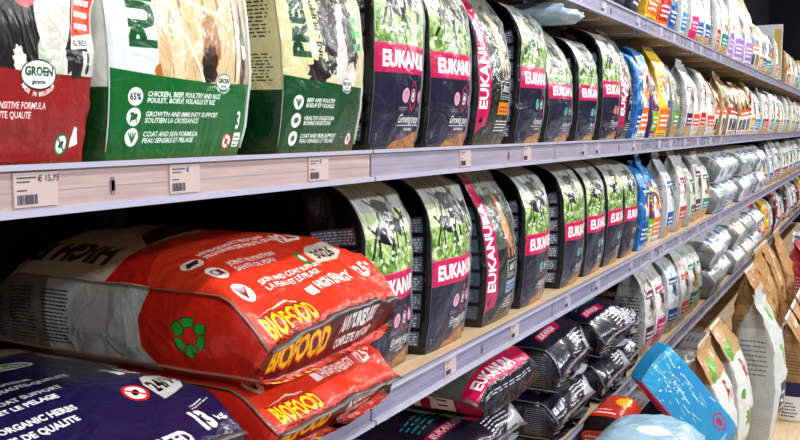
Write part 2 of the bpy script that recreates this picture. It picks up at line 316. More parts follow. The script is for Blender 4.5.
for k, (a_, b_) in enumerate((('BEEF AND POULTRY', 'BOEUF ET VOLAILLE'), ('HEALTHY DIGESTION', 'BONNE DIGESTION'), ('COAT AND SKIN SUPPORT', 'PEAU SENSIBLE ET PELAGE'))): icon_row(P, .035, .080-.028*k, .0115, 3 if k else 2, a_, b_, .0062)
no_sign(P, .22, .022, .012, hexc('d33a2c'))
S = p['S']; S.rect(0, 0, 1, .11, hexc('0e4a29')); S.rect(0, .11, 1, 1, hexc('d2cba2'))
S.lines(.01, .125, .12, .175, 9, hexc('4a4630'), .4, .1); S.lines(.01, .20, .12, .33, 20, hexc('4a4630'), .4, .1); p['B'].rect(0, 0, 1, 1, hexc('c9c39c'))

# ---- large red lying sack and navy lying sack  (F = upper face, S = long side, E = end facing the aisle)
def red_big(name):
    p = sheet(name, (.41, .66), (.66, .15), (.41, .075), hexc('c8281a'), rough=.34, coat=.35, bump=.42, scale=1.8)
    P = p['F']; P.rect(0, .33, .41, .66, hexc('c9bfae'))
    P.poly([(0, .235), (.05, .27), (.13, .31), (.25, .335), (.41, .34), (.41, 0), (0, 0)], hexc('de4e30'))
    P.poly([(.10, .33), (.2, .36), (.41, .38), (.41, .50), (.26, .46), (.16, .40)], hexc('4a1512'))
    P.text('HIGH ENERGY', .085, .36, .052, hexc('2a1512'), rot=math.pi/2, bold=.03, sx=.75)
    P.ell(.30, .42, .045, .018, hexc('e8e0d4')); P.ell(.30, .42, .041, .015, hexc('6a2018')); P.lines(.27, .413, .33, .427, 2, WHT)
    for k in range(3): P.ell(.052, .190-.050*k, .019, .018, WHT)
    P.poly([(.036,.185),(.058,.182),(.070,.195),(.048,.20)], hexc('5a1a1a')); P.ring(.050, .140, .009, .003, hexc('8a2a22')); P.rect(.054,.132,.064,.148, hexc('8a2a22'))
    for k in range(5): P.line([(.052, .080), (.040+k*.006, .100)], .0025, hexc('8a2a22'))
    for k, (a_, b_) in enumerate((('HIGH-QUALITY PROTEINS', 'PROTEINES DE HAUTE QUALITE'), ('JOINT NUTRITION', 'SANTE DE PEAU'), ('SKIN AND COAT SUPPORT', 'LA PEAU ET LE PELAGE'))): P.text(a_, .082+.01*k, .200-.053*k, .0100, WHT, bold=.02, sx=1.0); P.text(b_, .082+.01*k, .185-.053*k, .0100, WHT, bold=.02, sx=1.0)
    P.text('12.5', .262, .175, .030, WHT, bold=.03); P.poly([(.275, .098), (.34, .101), (.378, .115), (.372, .148), (.295, .145), (.273, .130)], hexc('d8cfc4'))
    P.text('30/26', .288, .109, .021, BLK, bold=.02, sx=.95, rot=.04); P.ell(.250, .118, .010, .019, hexc('1f9a50')); P.ell(.250, .118, .005, .009, WHT)
    P.rect(.175, .048, .197, .066, WHT); P.text('HIGH ENERGY', .203, .050, .0185, WHT, bold=.025, sx=.66, rot=.02); P.text('12.5', .342, .052, .025, WHT, bold=.03, sx=.72); P.text('kg', .388, .066, .009, WHT)
    def bio(Q, x, y, h, sx=.66):
        Q.text('BIOFOOD', x, y, h, hexc('3a1208'), bold=.04, sx=sx, grow=.055); Q.text('BIOFOOD', x, y, h, hexc('e8481a'), bold=.04, sx=sx, grow=.02); Q.text('BIOFOOD', x, y+h*.02, h, hexc('f7d51c'), bold=.02, sx=sx)
        Q.poly([(x, y+h*1.15), (x+h*2.2, y+h*1.45), (x+h*3.6, y+h*1.3), (x+h*3.6, y+h*1.2), (x+h*2, y+h*1.32)], hexc('e9dfcf'))
    bio(P, .022, .011, .029)
    S = p['S']; S.rect(0, 0, .66, .15, hexc('8f8a80')); S.rect(.20, 0, .46, .15, hexc('cfd3ce'))
    S.poly([(.45, 0), (.415, .04), (.41, .09), (.43, .15), (.66, .15), (.66, 0)], hexc('d43a28'))
    for k in range(3): S.lines(.02+k*.085, .025, .085+k*.085, .13, 15, hexc('2a2826'), .45, .15)
    S.poly([(.27, 0), (.34, .06), (.39, .15), (.30, .15), (.24, .08)], hexc('b9b8b0'), .6)
    recycle(S, .515, .072, .033, hexc('2fb34a'), hexc('0c3a18'))
    E = p['E']; E.rect(0, 0, 1, 1, hexc('7c1a16')); E.rect(0, .062, 1, 1, hexc('5a1714')); bio(E, .025, .018, .038, .60); E.text("NATURE'S BEST", .205, .036, .024, WHT, bold=.03, sx=.55); E.text('COMPLETE PET FOOD', .202, .012, .013, WHT, bold=.03, sx=.68)
    p['B'].rect(0, 0, 1, 1, hexc('a79c8c'))
red_big('red_big')
p = sheet('navy_big', (.46, .60), (.60, .12), (.46, .06), hexc('231f55'), rough=.28, coat=.5, bump=.40, scale=1.6)
P = p['F']; P.rect(0, 0, .46, .60, hexc('29225c')); P.poly([(0, .36), (.2, .37), (.34, .40), (.46, .44), (.46, .6), (0, .6)], hexc('8d7a70'))
P.ell(.25, .46, .075, .03, hexc('2f6aa0')); P.ell(.25, .46, .06, .02, WHT); P.ell(.33, .345, .05, .018, WHT); P.ell(.33, .345, .044, .013, hexc('4a8a58')); P.text('GROEN', .33, .338, .013, WHT, align='c')
for k, (a_, b_) in enumerate((('HIGH-QUALITY PROTEINS', 'PROTEINES DE HAUTE-QUALITE'), ('SKIN AND COAT SUPPORT', 'LA PEAU ET LE PELAGE'), ('WITH ORGANIC HERBS', 'HERBES DE QUALITE'))):
    P.text(a_, .120-.008*k, .256-.060*k, .0115, WHT, bold=.03, sx=.95, shear=.1); P.text(b_, .125-.008*k, .234-.060*k, .0115, WHT, bold=.03, sx=.95, shear=.1)
no_sign(P, .368, .128, .020, hexc('e0382c')); P.text('15', .385, .185, .045, WHT, bold=.04, shear=.2); P.poly([(.392, .095), (.44, .10), (.458, .130), (.45, .160), (.405, .155), (.392, .135)], hexc('cfcfca'))
P.text('24/14', .398, .112, .026, BLK, bold=.02, sx=.62, rot=.06); P.text('ADULT LARGE BREED', .10, .012, .024, WHT, bold=.03, sx=.78); P.text('13', .385, .02, .034, WHT, bold=.04, sx=.7); P.text('kg', .425, .024, .012, WHT); P.lines(.41, .06, .45, .07, 2, WHT)
p['S'].rect(0, 0, 1, 1, hexc('1b1848')); p['E'].rect(0, 0, 1, 1, hexc('1b1848')); p['E'].lines(.05, .02, .4, .045, 3, WHT); p['B'].rect(0, 0, 1, 1, hexc('231f55'))

# ---- lying navy sacks, lying grey/pink one, silver ones
def navy_lying(name, acc):
    p = sheet(name, (.30, .42), (.42, .12), (.30, .08), hexc('1c1a2b'), rough=.26, coat=.4, bump=.40, bscale=6)
    P = p['F']; P.rect(0, 0, .30, .42, hexc('2b2848')); P.rect(0, 0, .30, .075, hexc('2b2840')); P.poly([(.19, 0), (.30, 0), (.30, .05)], hexc('b5b8c0')); P.rect(.02, .078, .17, .100, MAG); P.text('EUKANUBA', .03, .082, .014, WHT)  # silver corner triangle: a film highlight painted into the colour
    for k in range(6): P.line([(.03+.018*k, .34), (.035+.018*k, .385)], .004, acc)
    P.lines(.05, .22, .25, .30, 5, hexc('c9ccd4'), .3); P.lines(.03, .12, .22, .18, 4, acc, .35)
    P.lines(.16, .02, .28, .06, 4, WHT, .4)
    S = p['S']; S.rect(0, 0, .42, .12, hexc('24242c')); S.rect(.04, .012, .38, .108, hexc('3b3b42'))
    for k in range(5): S.lines(.05+k*.066, .018, .105+k*.066, .102, 14, hexc('8a8a90'), .4, .1)
    E = p['E']; E.rect(0, 0, 1, 1, hexc('1a1828')); E.lines(.03, .01, .14, .06, 4, WHT); E.rect(.17, .01, .27, .05, hexc('3a3750')); p['B'].rect(0, 0, 1, 1, hexc('1c1a2b'))
navy_lying('navy_lying_teal', hexc('49b6b6')); navy_lying('navy_lying_pink', hexc('d86a9a'))
p = sheet('grey_pink_lying', (.28, .42), (.28, .11), (.28, .11), hexc('3a4037'), rough=.25, coat=.5, bump=.5, scale=1.2)
P = p['F']      # lies turned a quarter: u = 1 is the aisle side, v runs along the shelf away from the camera
P.rect(0, 0, .28, .42, hexc('6f766d')); P.mottle(.05, .4, hexc('868d84'), 40, .02, al=.5)
for k in range(9): P.line([(.02+.028*k, .06), (.04+.024*k, .30)], .002, hexc('c0c6be'), .7)
P.rect(.222, 0, .28, .42, MAG); P.text('EUKANUBA', .268, .03, .032, WHT, rot=math.pi/2, bold=.02, sx=.85)
P.poly([(.28, .33), (.18, .35), (.10, .34), (0, .37), (0, .42), (.28, .42)], MAG); P.rect(.165, .16, .215, .27, hexc('2c312a')); P.text('ADULT', .205, .175, .020, WHT, rot=math.pi/2); P.rect(.17, .28, .225, .34, hexc('f2a01e')); P.lines(.176, .285, .22, .335, 3, hexc('7a2a1a'), vert=True)
P.rect(.18, .36, .28, .42, hexc('d9dbd6')); P.lines(.12, .18, .16, .28, 3, WHT, vert=True)
p['E'].rect(0, 0, .28, .11, hexc('b8175a')); p['E'].rect(.0, 0, .28, .02, hexc('1d1b28')); p['E'].text('EU', .20, .09, .062, hexc('e9dfd8'), rot=math.pi, bold=.03, sx=1.2)
p['S'].rect(0, 0, 1, 1, hexc('24222c')); p['S'].lines(.02, .07, .26, .09, 2, hexc('c9ccd4'), .4); p['B'].rect(0, 0, 1, 1, hexc('3a4037'))
def silver_lying(name, acc, base='c3c6c8', txt='2a68b0'):
    p = sheet(name, (.36, .50), (.50, .14), (.36, .12), hexc(base), rough=.3, coat=.4, bump=.6, bscale=9)
    P = p['F']; P.rect(0, 0, .36, .50, hexc('e2e4e4')); P.rect(0, .34, .36, .5, hexc(base)); P.lines(.05, .12, .15, .18, 3, hexc(txt), .45); P.ell(.25, .16, .03, .025, acc, 0, .5); P.ell(.22, .19, .02, .018, acc, 0, .5); P.lines(.20, .04, .34, .11, 3, hexc(txt), .5); P.ell(.12, .07, .035, .02, acc, .3, .5); P.ell(.30, .20, .02, .03, acc, .2, .5); P.rect(0, 0, .36, .03, hexc(base))
    p['S'].rect(0, 0, 1, 1, hexc('8f9292')); p['S'].rect(.22, 0, .38, 1, hexc('adb0b0')); E = p['E']; E.rect(0, 0, .36, .12, hexc(base)); E.rect(.2, 0, .36, .12, hexc('d4d7d9')); E.lines(.23, .02, .34, .09, 3, hexc(txt), .55); E.ell(.12, .06, .03, .025, acc, 0, .5); p['B'].rect(0, 0, 1, 1, hexc(base))
silver_lying('grey_plain', hexc('8a8d8e'), '77797a', '5a5c60')
DESIGNS['grey_plain']['a'][...] *= .62
silver_lying('film_blue', hexc('a9bccb'), 'a9bccb', '8fa6b8'); DESIGNS['film_blue']['a'][...] = hexc('b4c8d8')
silver_lying('silver_blue', hexc('3f86c8'), 'e2e5e8'); silver_lying('silver_grey', hexc('6a8a9c'), 'b8bbbc', '3a4a58'); silver_lying('silver_red', hexc('c8402c'), 'e6e4de', 'a03028')

# ---- small upright pouches of the far bays
def pouch(name, base, top, lab, lab2, pic, ink=BLK, metal=0, low=None):
    W, H, D = .20, .38, .11
    p = sheet(name, (W, H), (D, H), (W, D), base, rough=.32, coat=.4, bump=.6, scale=.6)
    P = p['F']; P.rect(0, 0, W, H, base); P.rect(0, .27, W, H, top); P.mottle(.24, .36, tuple(c*.8 for c in top), 16, .014, al=.5)
    P.ell(W*.55, .18, W*.30, .045, pic, .2, .5, 24); P.ell(W*.45, .20, W*.12, .03, tuple(c*.5 for c in pic), .4, .5); P.ell(W*.7, .15, W*.12, .02, WHT, 0, .5)
    P.rect(W*.12, .225, W*.88, .25, tuple(c*.9 for c in lab)); P.lines(W*.18, .23, W*.8, .246, 1, WHT, .6)
    P.rect(W*.08, .03, W*.92, .115, lab); P.lines(W*.16, .045, W*.84, .10, 3, WHT, .5); P.rect(W*.55, .12, W*.95, .15, lab2)
    P.lines(W*.1, .006, W*.9, .022, 2, ink, .5)
    for k in range(16): P.ell(random.uniform(.01, W-.01), random.uniform(.12, .30), random.uniform(.004, .012), random.uniform(.004, .014), (lab, lab2, pic, tuple(c*.4 for c in pic), WHT)[k % 5], random.random()*3, .6, 12)
    for k in range(3): P.line([(W*.18+.012*k, .285), (W*.24+.012*k, .318)], .004, lab); P.line([(W*.55+.014*k, .27), (W*.5+.02*k, .34)], .0022, tuple(c*.55 for c in top))
    if low: P.rect(0, 0, W, .05, low); P.mottle(0, .04, tuple(c*.7 for c in low), 12, .012)
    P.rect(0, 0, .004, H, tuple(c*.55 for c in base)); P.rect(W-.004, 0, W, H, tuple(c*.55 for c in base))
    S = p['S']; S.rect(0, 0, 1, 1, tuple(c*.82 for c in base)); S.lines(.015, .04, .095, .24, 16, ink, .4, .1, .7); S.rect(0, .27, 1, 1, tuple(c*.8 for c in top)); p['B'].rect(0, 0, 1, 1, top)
H_ = hexc
def kraft_front(name, band):
    d = DESIGNS[name]; P = Panel(d['a'], 0, int(TH*.6*.25), int(TW*.6*.6), int(TH*.6)-int(TH*.6*.25), .20, .38)
    P.rect(0, 0, .2, .13, H_('e2dfd8')); P.rect(0, .125, .2, .17, band); P.lines(.03, .135, .17, .16, 1, WHT, .6); P.ell(.1, .22, .06, .05, H_('5a4030'), 0, .6); P.ell(.11, .23, .03, .03, H_('efe4d0'), 0, .6)
    for k in range(3): P.rect(.02+k*.06, .03, .06+k*.06, .10, H_('3a3a40'), .8)
    P.lines(.02, .01, .18, .025, 2, band, .5)
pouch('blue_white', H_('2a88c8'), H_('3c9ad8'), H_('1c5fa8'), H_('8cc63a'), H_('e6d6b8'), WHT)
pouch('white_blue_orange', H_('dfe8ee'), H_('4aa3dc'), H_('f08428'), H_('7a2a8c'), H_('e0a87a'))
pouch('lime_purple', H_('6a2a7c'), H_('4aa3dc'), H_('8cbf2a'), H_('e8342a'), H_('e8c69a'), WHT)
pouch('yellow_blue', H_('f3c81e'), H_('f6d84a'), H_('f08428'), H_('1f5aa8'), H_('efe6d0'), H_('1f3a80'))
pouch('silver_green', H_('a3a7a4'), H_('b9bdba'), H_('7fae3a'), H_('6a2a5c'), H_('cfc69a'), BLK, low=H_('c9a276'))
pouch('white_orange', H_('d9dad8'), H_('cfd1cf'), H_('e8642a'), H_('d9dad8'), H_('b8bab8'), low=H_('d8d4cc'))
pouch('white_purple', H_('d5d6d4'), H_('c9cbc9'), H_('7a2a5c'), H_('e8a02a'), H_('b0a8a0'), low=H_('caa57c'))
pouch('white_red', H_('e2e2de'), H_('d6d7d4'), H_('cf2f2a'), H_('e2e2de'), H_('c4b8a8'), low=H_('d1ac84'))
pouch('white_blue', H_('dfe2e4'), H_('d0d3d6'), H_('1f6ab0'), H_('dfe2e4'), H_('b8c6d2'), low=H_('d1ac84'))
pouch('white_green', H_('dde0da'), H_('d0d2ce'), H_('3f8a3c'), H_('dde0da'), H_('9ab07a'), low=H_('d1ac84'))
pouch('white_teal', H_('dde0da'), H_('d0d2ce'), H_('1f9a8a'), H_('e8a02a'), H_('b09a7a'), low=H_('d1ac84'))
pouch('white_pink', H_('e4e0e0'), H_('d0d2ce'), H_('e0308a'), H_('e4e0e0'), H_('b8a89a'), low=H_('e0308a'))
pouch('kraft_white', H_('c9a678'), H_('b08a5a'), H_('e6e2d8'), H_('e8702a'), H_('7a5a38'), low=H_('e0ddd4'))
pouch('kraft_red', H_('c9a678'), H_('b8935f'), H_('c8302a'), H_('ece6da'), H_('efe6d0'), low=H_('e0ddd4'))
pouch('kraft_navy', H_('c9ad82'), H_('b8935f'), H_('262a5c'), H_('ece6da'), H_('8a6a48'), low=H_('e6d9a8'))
kraft_front('kraft_white', H_('e07a2a')); kraft_front('kraft_red', H_('c8302a')); kraft_front('kraft_navy', H_('2a2f66'))
pouch('white_gold', H_('e8e4d8'), H_('c9a83a'), H_('d8a21e'), H_('2a6ab0'), H_('a88a5a'))
pouch('white_red_blue', H_('e6e6e4'), H_('dcdcd8'), H_('2a9ac8'), H_('d8302a'), H_('c9b89a'))
pouch('red_white', H_('c8262a'), H_('d2423c'), H_('f0ece4'), H_('f3c81e'), H_('e8c69a'), WHT)
pouch('black_small', H_('26242c'), H_('3c3a44'), H_('55525e'), H_('8a8894'), H_('6a6670'), WHT)
pouch('lavender_white', H_('dcd6e4'), H_('c0a878'), H_('b090c8'), H_('4aa3c8'), H_('c9b89a'))
pouch('orange_snack', H_('ef8a1e'), H_('f3a83c'), H_('c8262a'), H_('f0ece4'), H_('e8c69a'), WHT)

# ---- tall sacks standing on the bottom deck
def tall(name, base, top, low, kind):
    W, H, D = .32, .66, .13
    p = sheet(name, (W, H), (D, H), (W, D), base, rough=.38, coat=.25, bump=.6, bscale=9, scale=.9)
    P = p['F']; P.rect(0, 0, W, H, base); P.rect(0, .50, W, H, top)
    S = p['S']; S.rect(0, 0, 1, 1, tuple(c*.85 for c in base)); S.rect(0, .5, 1, 1, tuple(c*.8 for c in top)); S.lines(.02, .30, .11, .46, 8, tuple(c*.4 for c in base), .3, .1, .7)
    if kind == 'k': S.rect(0, 0, D, .25, low); S.rect(0, 0, D, .16, H_('e4e2dc')); S.lines(.02, .03, .11, .13, 5, low, .4)
    if kind == 'r':
        P.text('R', .12, .40, .085, H_('b8342a'), bold=.01, shear=.15); P.line([(.19, .42), (.21, .40), (.25, .43)], .006, H_('b8342a')); P.ell(.08, .53, .05, .03, H_('5fae3a'), .5); P.ell(.15, .56, .05, .025, H_('7cc04a'), -.4); P.ell(.06, .34, .03, .02, H_('6aa84a'), .4)
        P.ell(.2, .20, .08, .05, H_('6a8a3a'), 0, .6); P.ell(.12, .22, .05, .04, H_('8a9a5a'), 0, .6); P.rect(.05, .05, .27, .13, H_('cfc2a2')); P.lines(.07, .06, .25, .12, 3, H_('4a6a3a'))
    elif kind == 'l':
        P.rect(.06, .12, .26, .26, H_('2a2a2e')); P.rect(.06, .08, .26, .12, H_('c9a276')); P.lines(.08, .14, .24, .24, 3, WHT); P.ell(.16, .36, .05, .02, H_('5fae3a'), .6); P.ell(.14, .40, .03, .014, H_('8cc63a'), -.3); P.ell(.19, .54, .05, .02, H_('6fbf3f'), -.8)
    elif kind == 'k':
        P.mottle(.28, .44, H_('7a5a3a'), 40, .02, al=.5); P.mottle(.3, .42, H_('3a2a20'), 14, .012); P.ell(.2, .36, .04, .05, H_('4a3424'), 0, .5)
        P.rect(0, 0, W, .25, low); P.rect(0, .20, W, .25, H_('f0ece4') if low[0] < .5 else H_('d8302a')); P.lines(.04, .21, .28, .24, 1, low if low[0] < .5 else WHT, .8)
        P.rect(0, 0, W, .16, H_('e4e2dc')); P.ell(.16, .10, .06, .05, low, 0, .6); P.lines(.05, .01, .27, .04, 2, BLK)
    p['B'].rect(0, 0, 1, 1, top)
tall('white_leaf', H_('dddcd6'), H_('c4a276'), WHT, 'r'); tall('white_leaf_black', H_('d6d6d0'), H_('cfcdc6'), WHT, 'l'); tall('kraft_navy_tall', H_('c39d6c'), H_('b88f5c'), H_('23245c'), 'k'); tall('kraft_yellow_tall', H_('c39d6c'), H_('bd9562'), H_('e8c21e'), 'k'); tall('silver_tall', H_('a6a9aa'), H_('9a9c9c'), WHT, 'l')
p = sheet('cyan_star', (.22, .42), (.10, .42), (.22, .10), H_('2aa0cf'), rough=.3, coat=.4, bump=.3)
P = p['F']; P.rect(0, 0, .22, .42, H_('2fa9d6')); P.rect(0, .36, .22, .42, H_('49b6de'))
for k in range(46): x, y = random.gauss(.11, .05), random.uniform(.15, .40); P.line([(x, y), (x+random.uniform(-.008, .012), y+random.uniform(.01, .05))], random.uniform(.001, .004), WHT, .85)
for k in range(30): P.ell(random.gauss(.11, .05), random.gauss(.30, .04), .004, .003, WHT, 0, .8, 10)
x, y = .16, .095; hx = [(0,.040),(.032,.020),(.032,-.020),(0,-.040),(-.032,-.020),(-.032,.020)]
P.poly([(x+a, y+b) for a, b in hx], H_('c8206a')); P.poly([(x+a*.8, y+b*.8) for a, b in hx], H_('2fa9d6')); P.ell(x, y, .014, .018, H_('c8206a')); P.lines(.06, .02, .15, .05, 3, WHT); P.rect(0, 0, .006, .42, H_('d86a9a'))
S = p['S']; S.rect(0, 0, 1, 1, H_('d0286e')); S.mottle(0, .42, H_('f0d8e4'), 26, .005, al=.9); p['E'].rect(0, 0, 1, 1, H_('1b2a60')); p['B'].rect(0, 0, 1, 1, H_('2aa0cf'))
p = sheet('pale_blue', (.34, .44), (.44, .14), (.34, .12), H_('b9d2e0'), rough=.3, coat=.4, bump=.8, bscale=9)
p['F'].mottle(0, .44, H_('9fbdd0'), 30, .05, al=.5); p['F'].ell(.2, .2, .06, .04, H_('e4eef4')); p['S'].rect(0, 0, 1, 1, H_('a9c4d4')); p['E'].lines(.04, .03, .2, .08, 3, H_('5a86a8'))
p = sheet('navy_star', (.26, .40), (.40, .12), (.26, .10), H_('1a2042'), rough=.3, coat=.4, bump=.6); p['F'].mottle(.0, .4, H_('2b3568'), 20, .03, al=.6); p['F'].rect(0, 0, .26, .06, H_('d0286e')); p['F'].mottle(0, .06, WHT, 14, .005)
p = sheet('red_label', (.26, .40), (.40, .12), (.26, .10), H_('d8401e'), rough=.3, coat=.4, bump=.5); p['F'].rect(0, 0, .26, .08, H_('2a1a18')); p['F'].lines(.04, .10, .2, .15, 2, WHT); p['E'].rect(0, 0, 1, 1, H_('e05a24')); p['E'].lines(.03, .02, .2, .08, 3, WHT); p['F'].ell(.18, .25, .05, .05, H_('f3c81e'), 0, .4)

# ------------------------------------------------------------------ bag bodies
GRIDS = {}
def grid(nx, ny, nz, flat):
    key = (nx, ny, nz, flat)
    if key in GRIDS: return GRIDS[key]
    idx, V, Fc, UV = {}, [], [], []
    def vid(i, j, k):
        if (i, j, k) not in idx: idx[(i, j, k)] = len(V); V.append((2*i/nx-1, 2*j/ny-1, 2*k/nz-1))
        return idx[(i, j, k)]
    REG = {'F': (0, .25, .6, .75), 'S': (.6, .25, .4, .75), 'E': (0, 0, .6, .25), 'B': (.6, 0, .4, .25)}
    def quad(cs, reg, fn):
        Fc.append([vid(*c) for c in cs]); x0, y0, w_, h_ = REG[reg]
        for c in cs:
            u, v = fn(c[0]/nx, c[1]/ny, c[2]/nz); u = min(max(u, .004), .996); v = min(max(v, .004), .996); UV.extend((x0+u*w_, y0+v*h_))
    for i in range(nx):
        for k in range(nz):
            quad(((i,0,k),(i+1,0,k),(i+1,0,k+1),(i,0,k+1)), 'E' if flat else 'F', lambda a,b,c: (a, c))
            quad(((i+1,ny,k),(i,ny,k),(i,ny,k+1),(i+1,ny,k+1)), 'B' if flat else 'F', lambda a,b,c: (1-a, c))
    for j in range(ny):
        for k in range(nz):
            quad(((0,j+1,k),(0,j,k),(0,j,k+1),(0,j+1,k+1)), 'S', lambda a,b,c: (1-b, c))
            quad(((nx,j,k),(nx,j+1,k),(nx,j+1,k+1),(nx,j,k+1)), 'S', lambda a,b,c: (b, c))
    for i in range(nx):
        for j in range(ny):
            quad(((i,j,nz),(i+1,j,nz),(i+1,j+1,nz),(i,j+1,nz)), 'F' if flat else 'B', lambda a,b,c: (a, b))
            quad(((i,j+1,0),(i+1,j+1,0),(i+1,j,0),(i,j,0)), 'F' if flat else 'E', lambda a,b,c: (a, b))
    me = bpy.data.meshes.new('bag_grid'); me.from_pydata(V, [], Fc); uv = me.uv_layers.new(name='UVMap'); uv.data.foreach_set('uv', UV); me.shade_smooth()
    GRIDS[key] = (me, np.array(V)); return GRIDS[key]
def wrinkle(p, rs, f, amp):
    out = np.zeros(len(p)); wv = p + .25/f*np.sin(p[:, [1, 2, 0]]*f*1.3+rs.rand(3)*6)
    for i in range(6):
        k = rs.randn(3); k /= np.linalg.norm(k); g = f*(1+.5*i)
        out += (1-np.abs(np.sin(wv@k*g+rs.rand()*6)))**2.2/(1+.45*i)
    return (out-1.1)*amp
def catmull(tt, pts):
    pts = np.asarray(pts, float); t0 = pts[:, 0]; m = np.gradient(pts[:, 1:], t0, axis=0)
    i = np.clip(np.searchsorted(t0, tt, 'right')-1, 0, len(t0)-2); h = (t0[i+1]-t0[i])[:, None]; s = ((tt-t0[i])/h[:, 0])[:, None]
    return (2*s**3-3*s**2+1)*pts[i, 1:] + (s**3-2*s**2+s)*h*m[i] + (-2*s**3+3*s**2)*pts[i+1, 1:] + (s**3-s**2)*h*m[i+1]
# profile rows: t, front y, front z, back y, back z  (y in depths, z in heights)
PROF = {
 'fold': [(0,.05,0,.95,0),(.12,-.02,.13,1.02,.13),(.5,-.06,.55,1.04,.52),(.68,0,.755,1.04,.71),(.82,.24,.90,1.04,.86),(.93,.58,.965,1.08,.945),(1,.86,.985,1.10,.962)],
 'pinch': [(0,.06,0,.94,0),(.12,-.03,.13,1.03,.13),(.5,-.06,.53,1.06,.53),(.68,.04,.72,1.0,.72),(.82,.26,.86,.80,.86),(.93,.47,.965,.60,.965),(1,.52,1.03,.57,1.03)],
 'lean': [(0,.06,0,.94,0),(.12,-.03,.13,1.03,.13),(.5,-.04,.53,1.05,.53),(.70,.10,.73,.98,.73),(.85,.35,.88,.80,.87),(.95,.56,.965,.68,.95),(1,.66,1.0,.72,.99)],
 'block': [(0,.04,0,.96,0),(.15,-.02,.15,1.02,.15),(.5,-.05,.53,1.04,.53),(.8,0,.84,1.0,.84),(.93,.18,.96,.85,.96),(1,.45,1.0,.58,1.0)],
}
def upright_fn(w_, d, h, prof, rs, amp=1., bulge=.012, slump=0.):
    pr = PROF[prof]; ph = rs.rand(4)*6; tw = (rs.rand()-.5)*.05
    def fn(p):
        a, b, c = p[:, 0], p[:, 1], p[:, 2]; t = (c+1)/2; q = catmull(t, pr)
        k = .34*np.clip(1.25-t, 0, 1)
        a2 = a*np.sqrt(1-k*b*b/2); b2 = b*np.sqrt(1-k*a*a/2)
        yf, zf, yb, zb = q.T; m = (b2+1)/2
        y = (yf*(1-m)+yb*m)*d; z = (zf*(1-m)+zb*m)*h
        body = np.clip(np.sin(np.pi*np.clip(t/.8, 0, 1)), 0, 1)
        x = a2*w_/2*(1-.035*np.exp(-t*9)+.02*body); y = y - bulge*(1-a*a)*body*np.clip(-b, 0, 1)
        side = np.clip(np.abs(a)*6-5, 0, 1); g = .18*np.clip((t-.45)/.4, 0, 1)*d*(1-np.abs(b))
        x = x - np.sign(a)*side*g*.9
        x = x + tw*t*t*w_ + .006*np.sin(3*t+ph[0]); y = y + slump*t*t
        P = np.stack([x, y, z], -1)
        n = wrinkle(P+rs.rand(3)*0, np.random.RandomState(int(ph[1]*1e5)), 26, .0034*amp) * (.35+.65*np.clip(1.6*t-.4, 0, 1)+.5*np.exp(-t*10))
        n2 = wrinkle(P*np.array([1.5, 1, .45]), np.random.RandomState(int(ph[2]*1e5)), 38, .0022*amp)*np.clip(t*2-.9, 0, 1)
        n = n+n2; ed = np.clip(t*12, 0, 1)
        P[:, 1] += -n*np.clip(-b, 0, 1)**2*ed*1.2 + n*np.clip(b, 0, 1)**2*ed; P[:, 0] += n*np.sign(a)*np.abs(a)**6*ed*.8
        P[:, 2] = np.maximum(P[:, 2], 0) ; return P
    return fn
def lying_fn(w_, L, T, rs, amp=1., sag=.27, frontdrop=.45, under=0., fdr=.55):
    """a filled sack on its back: domed top, seam low at the end facing the aisle; under = thickness of the sack it lies on"""
    ph = rs.rand(4)*6
    def top(a, s, T_): return T_*(1-sag*np.abs(a)**3.4)*(1-fdr*np.clip((s-.80)/.20, 0, 1)**1.7)*(1-frontdrop*np.clip(1-s/(.13+.20*(1-a**4)), 0, 1)**1.35)
    def fn(p):
        a, b, c = p[:, 0], p[:, 1], p[:, 2]; m = (c+1)/2; s = (b+1)/2
        a2 = a*np.sqrt(1-.22*b*b/2)*np.sqrt(1-.22*c*c/2); b2 = b*np.sqrt(1-.14*a*a/2)
        far = np.clip((s-.7)/.3, 0, 1); near = np.clip((.22-s)/.22, 0, 1)
        zt = top(a, s, T); zb = np.maximum(0, top(a, s, under)-under*(1-sag)) + T*.04*np.abs(a)**5 + (.005 if under else 0)
        zb = np.minimum(zb, zt*.8); z = zb*(1-m)+zt*m
        y = b2*L/2 + np.where(b < -.999, (1-m)**1.2*.035, 0)
        x = a2*w_/2*(1+.015*np.sin(3*b+ph[0]))
        P = np.stack([x, y, z], -1)
        n = wrinkle(P, np.random.RandomState(int(ph[1]*1e5)), 17, .0045*amp)*(.4+near+far)
        n += wrinkle(P*np.array([1, .5, 1]), np.random.RandomState(int(ph[2]*1e5)), 34, .0022*amp)*(.5+near*1.5)
        P[:, 2] += np.minimum(n, .003+.05*near)*np.clip(c, 0, 1)**3; P[:, 0] += np.minimum(n, .003)*np.sign(a)*np.abs(a)**6; P[:, 1] -= n*np.clip(-b, 0, 1)**10*.6
        P[:, 2] = np.maximum(P[:, 2], 0); return P
    return fn
def body(fn, design, res, flat, name):
    g, V = grid(*res, flat); me = g.copy(); me.name = name; me.vertices.foreach_set('co', fn(V).astype(np.float32).ravel()); me.update()
    me.materials.append(print_mat(design)); return bpy.data.objects.new(name, me)
